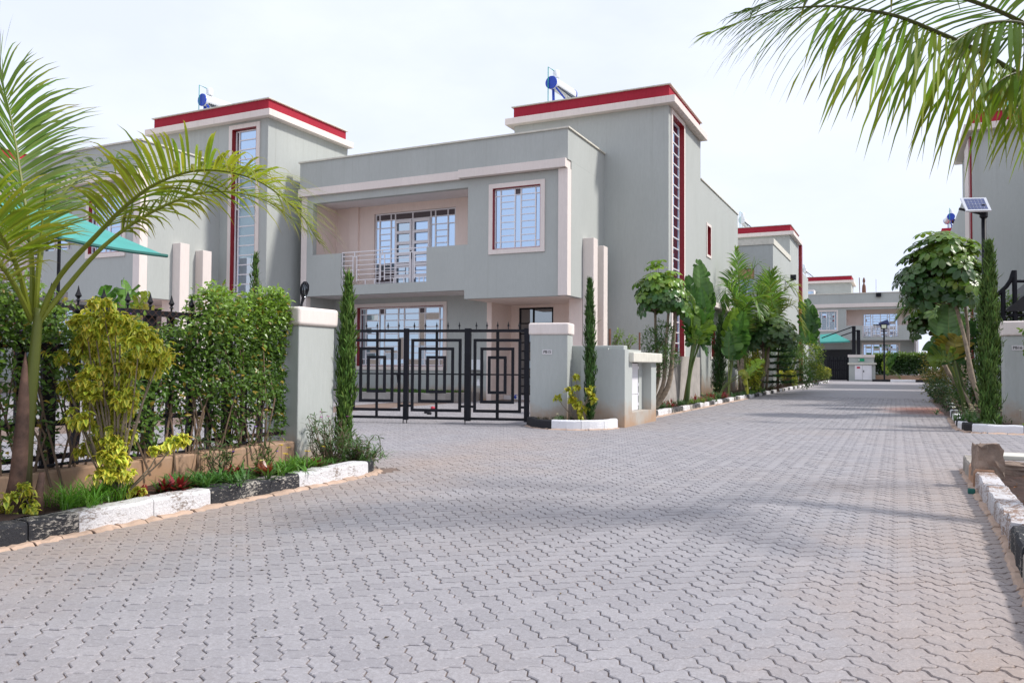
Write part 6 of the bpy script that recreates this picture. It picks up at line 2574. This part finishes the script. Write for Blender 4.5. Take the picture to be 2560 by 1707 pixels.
# ------------------------------------------------------------------ right side of the street
q = at_z(2463, 1060, .11)
cypress((1.50, 16.95, .1), float(at_y(2476, 612, 16.95)[2]) - .1, .155, 'tall cypress in the kerbed bed in front of the solar lamp', (.05, 0), 9500, (.055, .10, .024), 1.0)
rb = arr([1.75, 20.6, .1])
uc = at_y(2365, 690, 21.2)
umbrella_tree([[rb, at_y(2436, 960, 20.7), at_y(2410, 840, 20.9), at_y(2388, 760, 21.0), (.052, .036)], [rb + arr([.15, .5, 0]), at_y(2425, 940, 21.4), at_y(2420, 830, 21.4), at_y(2408, 720, 21.4), (.045, .03)],
               [rb + arr([-.1, 1.0, 0]), at_y(2400, 960, 22), at_y(2375, 850, 22), at_y(2365, 770, 22), (.042, .03)]], (uc[0] - .05, uc[1], uc[2] + .05), (.98, .85, 1.15), 215,
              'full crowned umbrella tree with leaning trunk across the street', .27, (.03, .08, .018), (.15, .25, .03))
uc2 = at_y(2340, 800, 25.0)
umbrella_tree([[arr([1.9, 25.0, .1]), at_y(2365, 920, 25), at_y(2345, 830, 25), (.07, .04)]], (uc2[0], uc2[1], uc2[2]), (.7, .7, .55), 70, 'lower umbrella tree behind the full crowned one', .28, (.035, .085, .02), (.11, .19, .03))


def right_strel():
    base = arr([1.5, 21.8, .1])
    sp = []
    for (sx, sy, tx, ty, w, c, dy) in ((2380, 880, 2372, 762, .48, (.09, .19, .06), 0), (2390, 880, 2418, 800, .55, (.04, .12, .03), .4), (2372, 910, 2330, 850, .42, G2, -.1), (2385, 900, 2395, 840, .46, (.24, .20, .03), -.2),
                                       (2372, 905, 2322, 905, .38, (.13, .2, .03), -.3), (2392, 890, 2428, 850, .40, (.02, .06, .02), .6), (2380, 900, 2350, 820, .36, (.16, .18, .03), .2), (2392, 915, 2412, 900, .3, G2, .3)):
        s1 = at_y(sx, sy, 21.8 + dy)
        md = base * .4 + s1 * .6
        sp.append(([base + RN.normal(0, .04, 3) * arr([1, 1, 0]), md, s1], at_y(tx, ty, 21.8 + dy), w, c))
    strelitzia(tuple(base), sp, 'banana leaved plant with yellowing leaves behind the leaning trunk')


right_strel()
areca((1.75, 27.0, .1), [([(2350, 850, 0), (2320, 770, 0), (2285, 745, .2), (2262, 790, .3)], (.05, .12, .02)), ([(2350, 850, .2), (2310, 790, .3), (2270, 770, .4), (2240, 800, .5)], (.06, .14, .02)),
                         ([(2350, 840, -.2), (2330, 740, -.3), (2300, 700, -.5), (2270, 690, -.6)], (.06, .13, .02)), ([(2355, 840, .3), (2345, 720, .3), (2320, 670, .3), (2300, 680, .3)], (.05, .11, .02))],
      'dark feather palm reaching over the street from across', 27.0, .55, .018)
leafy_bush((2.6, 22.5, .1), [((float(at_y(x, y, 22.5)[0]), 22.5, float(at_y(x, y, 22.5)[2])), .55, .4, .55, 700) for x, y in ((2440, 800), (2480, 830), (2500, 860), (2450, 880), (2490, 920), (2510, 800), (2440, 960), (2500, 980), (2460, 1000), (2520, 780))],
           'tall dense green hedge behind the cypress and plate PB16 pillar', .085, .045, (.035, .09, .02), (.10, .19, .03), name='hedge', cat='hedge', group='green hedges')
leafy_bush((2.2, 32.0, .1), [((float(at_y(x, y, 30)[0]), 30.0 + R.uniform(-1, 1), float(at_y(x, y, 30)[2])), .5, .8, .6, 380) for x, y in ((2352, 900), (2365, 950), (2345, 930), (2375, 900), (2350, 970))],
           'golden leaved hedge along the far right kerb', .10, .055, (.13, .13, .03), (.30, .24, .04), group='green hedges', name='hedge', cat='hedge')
leafy_bush((1.75, 24.5, .1), [((float(at_y(x, y, 24.0)[0]), 24.0 + R.uniform(-1, 1), float(at_y(x, y, 24)[2])), .28, .5, .25, 380) for x, y in ((2352, 975), (2362, 990), (2378, 1000), (2340, 965))],
           'dark ground hugging shrub with white specks past the spilt soil', .06, .035, (.025, .06, .018), (.05, .10, .03), group='green shrubs along the street')
tuft((1.42, 17.9, .12), 'white flowered low plants in the kerbed bed beside the tall cypress', 330, .20, .018, (.04, .10, .022), .45, flowers=((.82, .8, .62), 30))
tuft((1.55, 19.3, .12), 'dark low plants with white flowers behind the white flowered bed', 260, .22, .018, (.03, .075, .02), .5, flowers=((.82, .8, .62), 14))
tuft((1.50, 16.85, .12), 'dark grass at the foot of the tall cypress', 150, .14, .012, (.03, .07, .02), .2)
tuft((2.35, 17.1, .12), 'bright mossy grass in front of plate PB16 pillar', 200, .07, .01, (.16, .26, .03), .28, lift=(.2, 1.0))
vb = arr([2.75, 17.3, .1])
leafy_bush(tuple(vb), [((float(at_y(x, y, 17.2)[0]), 17.2, float(at_y(x, y, 17.2)[2])), .10, .08, .10, 30) for x, y in ((2568, 825), (2578, 850), (2572, 868), (2584, 820), (2590, 870))],
           'round leaved sprig partly covering the PB16 plate', .075, .06, (.10, .20, .03), (.18, .28, .04))
cypress((2.05, 33.5, .1), 2.3, .2, 'small dark conifer by the far right hedge', (0, 0), 900, (.02, .05, .018), 1.6)

# far end hedge and plants
t = thing('hedge', (1.0, 77.5, 0), 'clipped hedge along the street end beneath the end house', 'hedge', 'green hedges')
m = LM()
n = 5200
x0, x1 = float(at_y(2187, 900, 77)[0]), float(at_y(2325, 900, 77)[0])
X = RN.uniform(x0, x1, n)
zt_ = float(at_y(2250, 885, 77)[2])
Z = .5 + (zt_ - .5) * RN.random(n) ** .7 + RN.normal(0, .08, n)
P = np.c_[X, 77 + RN.uniform(-.4, .5, n), Z]
hi = np.clip((Z - zt_ + .6) / .7 + RN.normal(0, .2, n), 0, 1)[:, None]
c = arr((.035, .085, .02)) * (1 - hi) + arr((.13, .22, .03)) * hi
m.add(T_LEAF, P, rdirs(n, -.4, 1), RN.normal(0, .5, (n, 3)) + arr([0, -.4, .8]), .22, .12, c * np.exp(RN.normal(0, .2, (n, 1))), c * 1.1)
m.build('foliage', MT['leaf'], t, 'stuff')
street_strel((.4, 75.6, 0), [(2222, 920, 2232, 890, .45, (.08, .18, .03), 0), (2225, 925, 2244, 882, .5, (.03, .09, .02), .3), (2222, 930, 2218, 890, .3, (.2, .28, .03), -.2), (2224, 935, 2236, 905, .35, (.05, .12, .02), 0)],
             'small banana leaved plant beside the floodlight pole', 75.6)
araucaria((2.6, 73.5, 0), float(at_y(2310, 858, 73.5)[2]), 'far norfolk pine tip above the end hedge', 6)
leafy_bush((-8.5, 76.5, 0), [((-8.3 + k * .8, 76.0, 1.0), .9, .6, .9, 260) for k in range(3)], 'dark bushes before the street end gate', .2, .1, (.03, .07, .02), (.08, .15, .03), group='green shrubs along the street')

# ------------------------------------------------------------------ palm over the near right bed, its fronds hanging into the picture
P2 = arr([2.05, 6.75, .05])
palm2 = thing('palm_tree', tuple(P2), 'feather palm on the right with long leaflets hanging across the sky', 'palm', 'feather palms')
c2 = at_d(2790, 330, 6.6)
MB().tube(list(spline([P2, P2 * .5 + c2 * .5 + arr([.05, 0, 0]), c2], 10)), [.16 - .008 * k for k in range(10)], 12).build('trunk', MT['sheath'], palm2, True)


def rp(x, y, d):
    return at_d(x, y, d)


FR2 = [
    ([c2, rp(2690, 280, 6.3), rp(2552, 190, 6.0), rp(2440, 125, 5.8), rp(2340, 80, 5.6), rp(2245, 42, 5.45), rp(2150, 24, 5.35), rp(2060, 16, 5.25), rp(1930, 30, 5.2), rp(1775, 82, 5.15)], 68, .80, .0200, .22, 1.0, -.05, .35, (.19, .30, .02), .45),
    ([c2, rp(2700, 200, 6.4), rp(2590, 80, 6.2), rp(2450, 10, 6.0), rp(2300, -25, 5.8), rp(2120, -30, 5.7), rp(1960, -5, 5.6), rp(1830, 40, 5.5)], 54, .72, .0165, .3, 1.2, .0, .5, (.06, .12, .02), .25),
    ([c2, rp(2720, 320, 6.2), rp(2650, 210, 5.8), rp(2580, 180, 5.5), rp(2520, 190, 5.3), rp(2470, 230, 5.2)], 26, .52, .0185, .3, 1.0, .0, .6, (.17, .27, .02), .5),
    ([c2, rp(2720, 220, 6.0), rp(2640, 110, 5.6), rp(2560, 60, 5.3), rp(2460, 60, 5.0), rp(2380, 110, 4.8)], 34, .62, .0185, .25, 1.0, .0, .5, (.13, .22, .02), .35),
    ([c2, rp(2800, 150, 6.6), rp(2780, -50, 6.8), rp(2700, -220, 7.0), rp(2560, -330, 7.1)], 40, .6, .013, .25, 1.3, .1, .5, (.08, .15, .02), .3),
    ([c2, rp(2900, 180, 6.8), rp(3050, 60, 7.0), rp(3250, 60, 7.2), rp(3420, 160, 7.4)], 40, .6, .013, .25, 1.3, .1, .5, (.08, .15, .02), .3),
    ([c2, rp(2850, 220, 6.2), rp(2950, 150, 5.6), rp(3050, 180, 5.0), rp(3150, 280, 4.6)], 40, .6, .013, .25, 1.3, .1, .5, (.08, .15, .02), .3),
]
for (pts, nl, ln, wd, stt, dr, lf, sw, c, dry), hg in zip(FR2, (True, False, True, True, False, False, False)):
    frond(palm2, pts, nl, ln, wd, stt, dr, lf, sw, c, (.42, .40, .04), dry, rr=.026, rachis_col=(.10, .11, .03), hang=hg)

# dry leaves and crumbs blown over the paving
m = LM()
n = 150
P = np.c_[RN.uniform(-4.8, .5, n), 2.2 + 20 * RN.random(n) ** 1.4, np.full(n, .004)]
m.add(T_SMALL, P, rdirs(n, -.05, .12), RN.normal(0, .25, (n, 3)) + arr([0, 0, 1]), RN.uniform(.008, .034, n), RN.uniform(.006, .016, n), vary((.10, .07, .04), n, .5))
m.build('leaf_litter', MT['dry'], None, 'stuff')
# soil litter in the bare bed
m = LM()
n = 500
P = np.c_[RN.uniform(.85, 3.0, n), RN.uniform(4.5, 9.9, n), np.full(n, .085)]
m.add(T_SMALL, P, rdirs(n, -.1, .3), RN.normal(0, .4, (n, 3)) + arr([0, 0, 1]), RN.uniform(.02, .06, n), .012, vary((.12, .07, .04), n, .4))
m.build('dry_litter', MT['dry'], None, 'stuff')
# lawn blades under the lounge window
m = LM()
n = 5000
P = np.c_[RN.uniform(-17.4, -12.9, n), RN.uniform(21.4, 23.4, n), np.full(n, .27)]
m.add(T_BLADE, P, rdirs(n, .5, 1), RN.normal(0, 1, (n, 3)), .08, .012, vary((.06, .15, .02), n, .2))
m.build('lawn_grass', MT['leaf'], None, 'stuff')
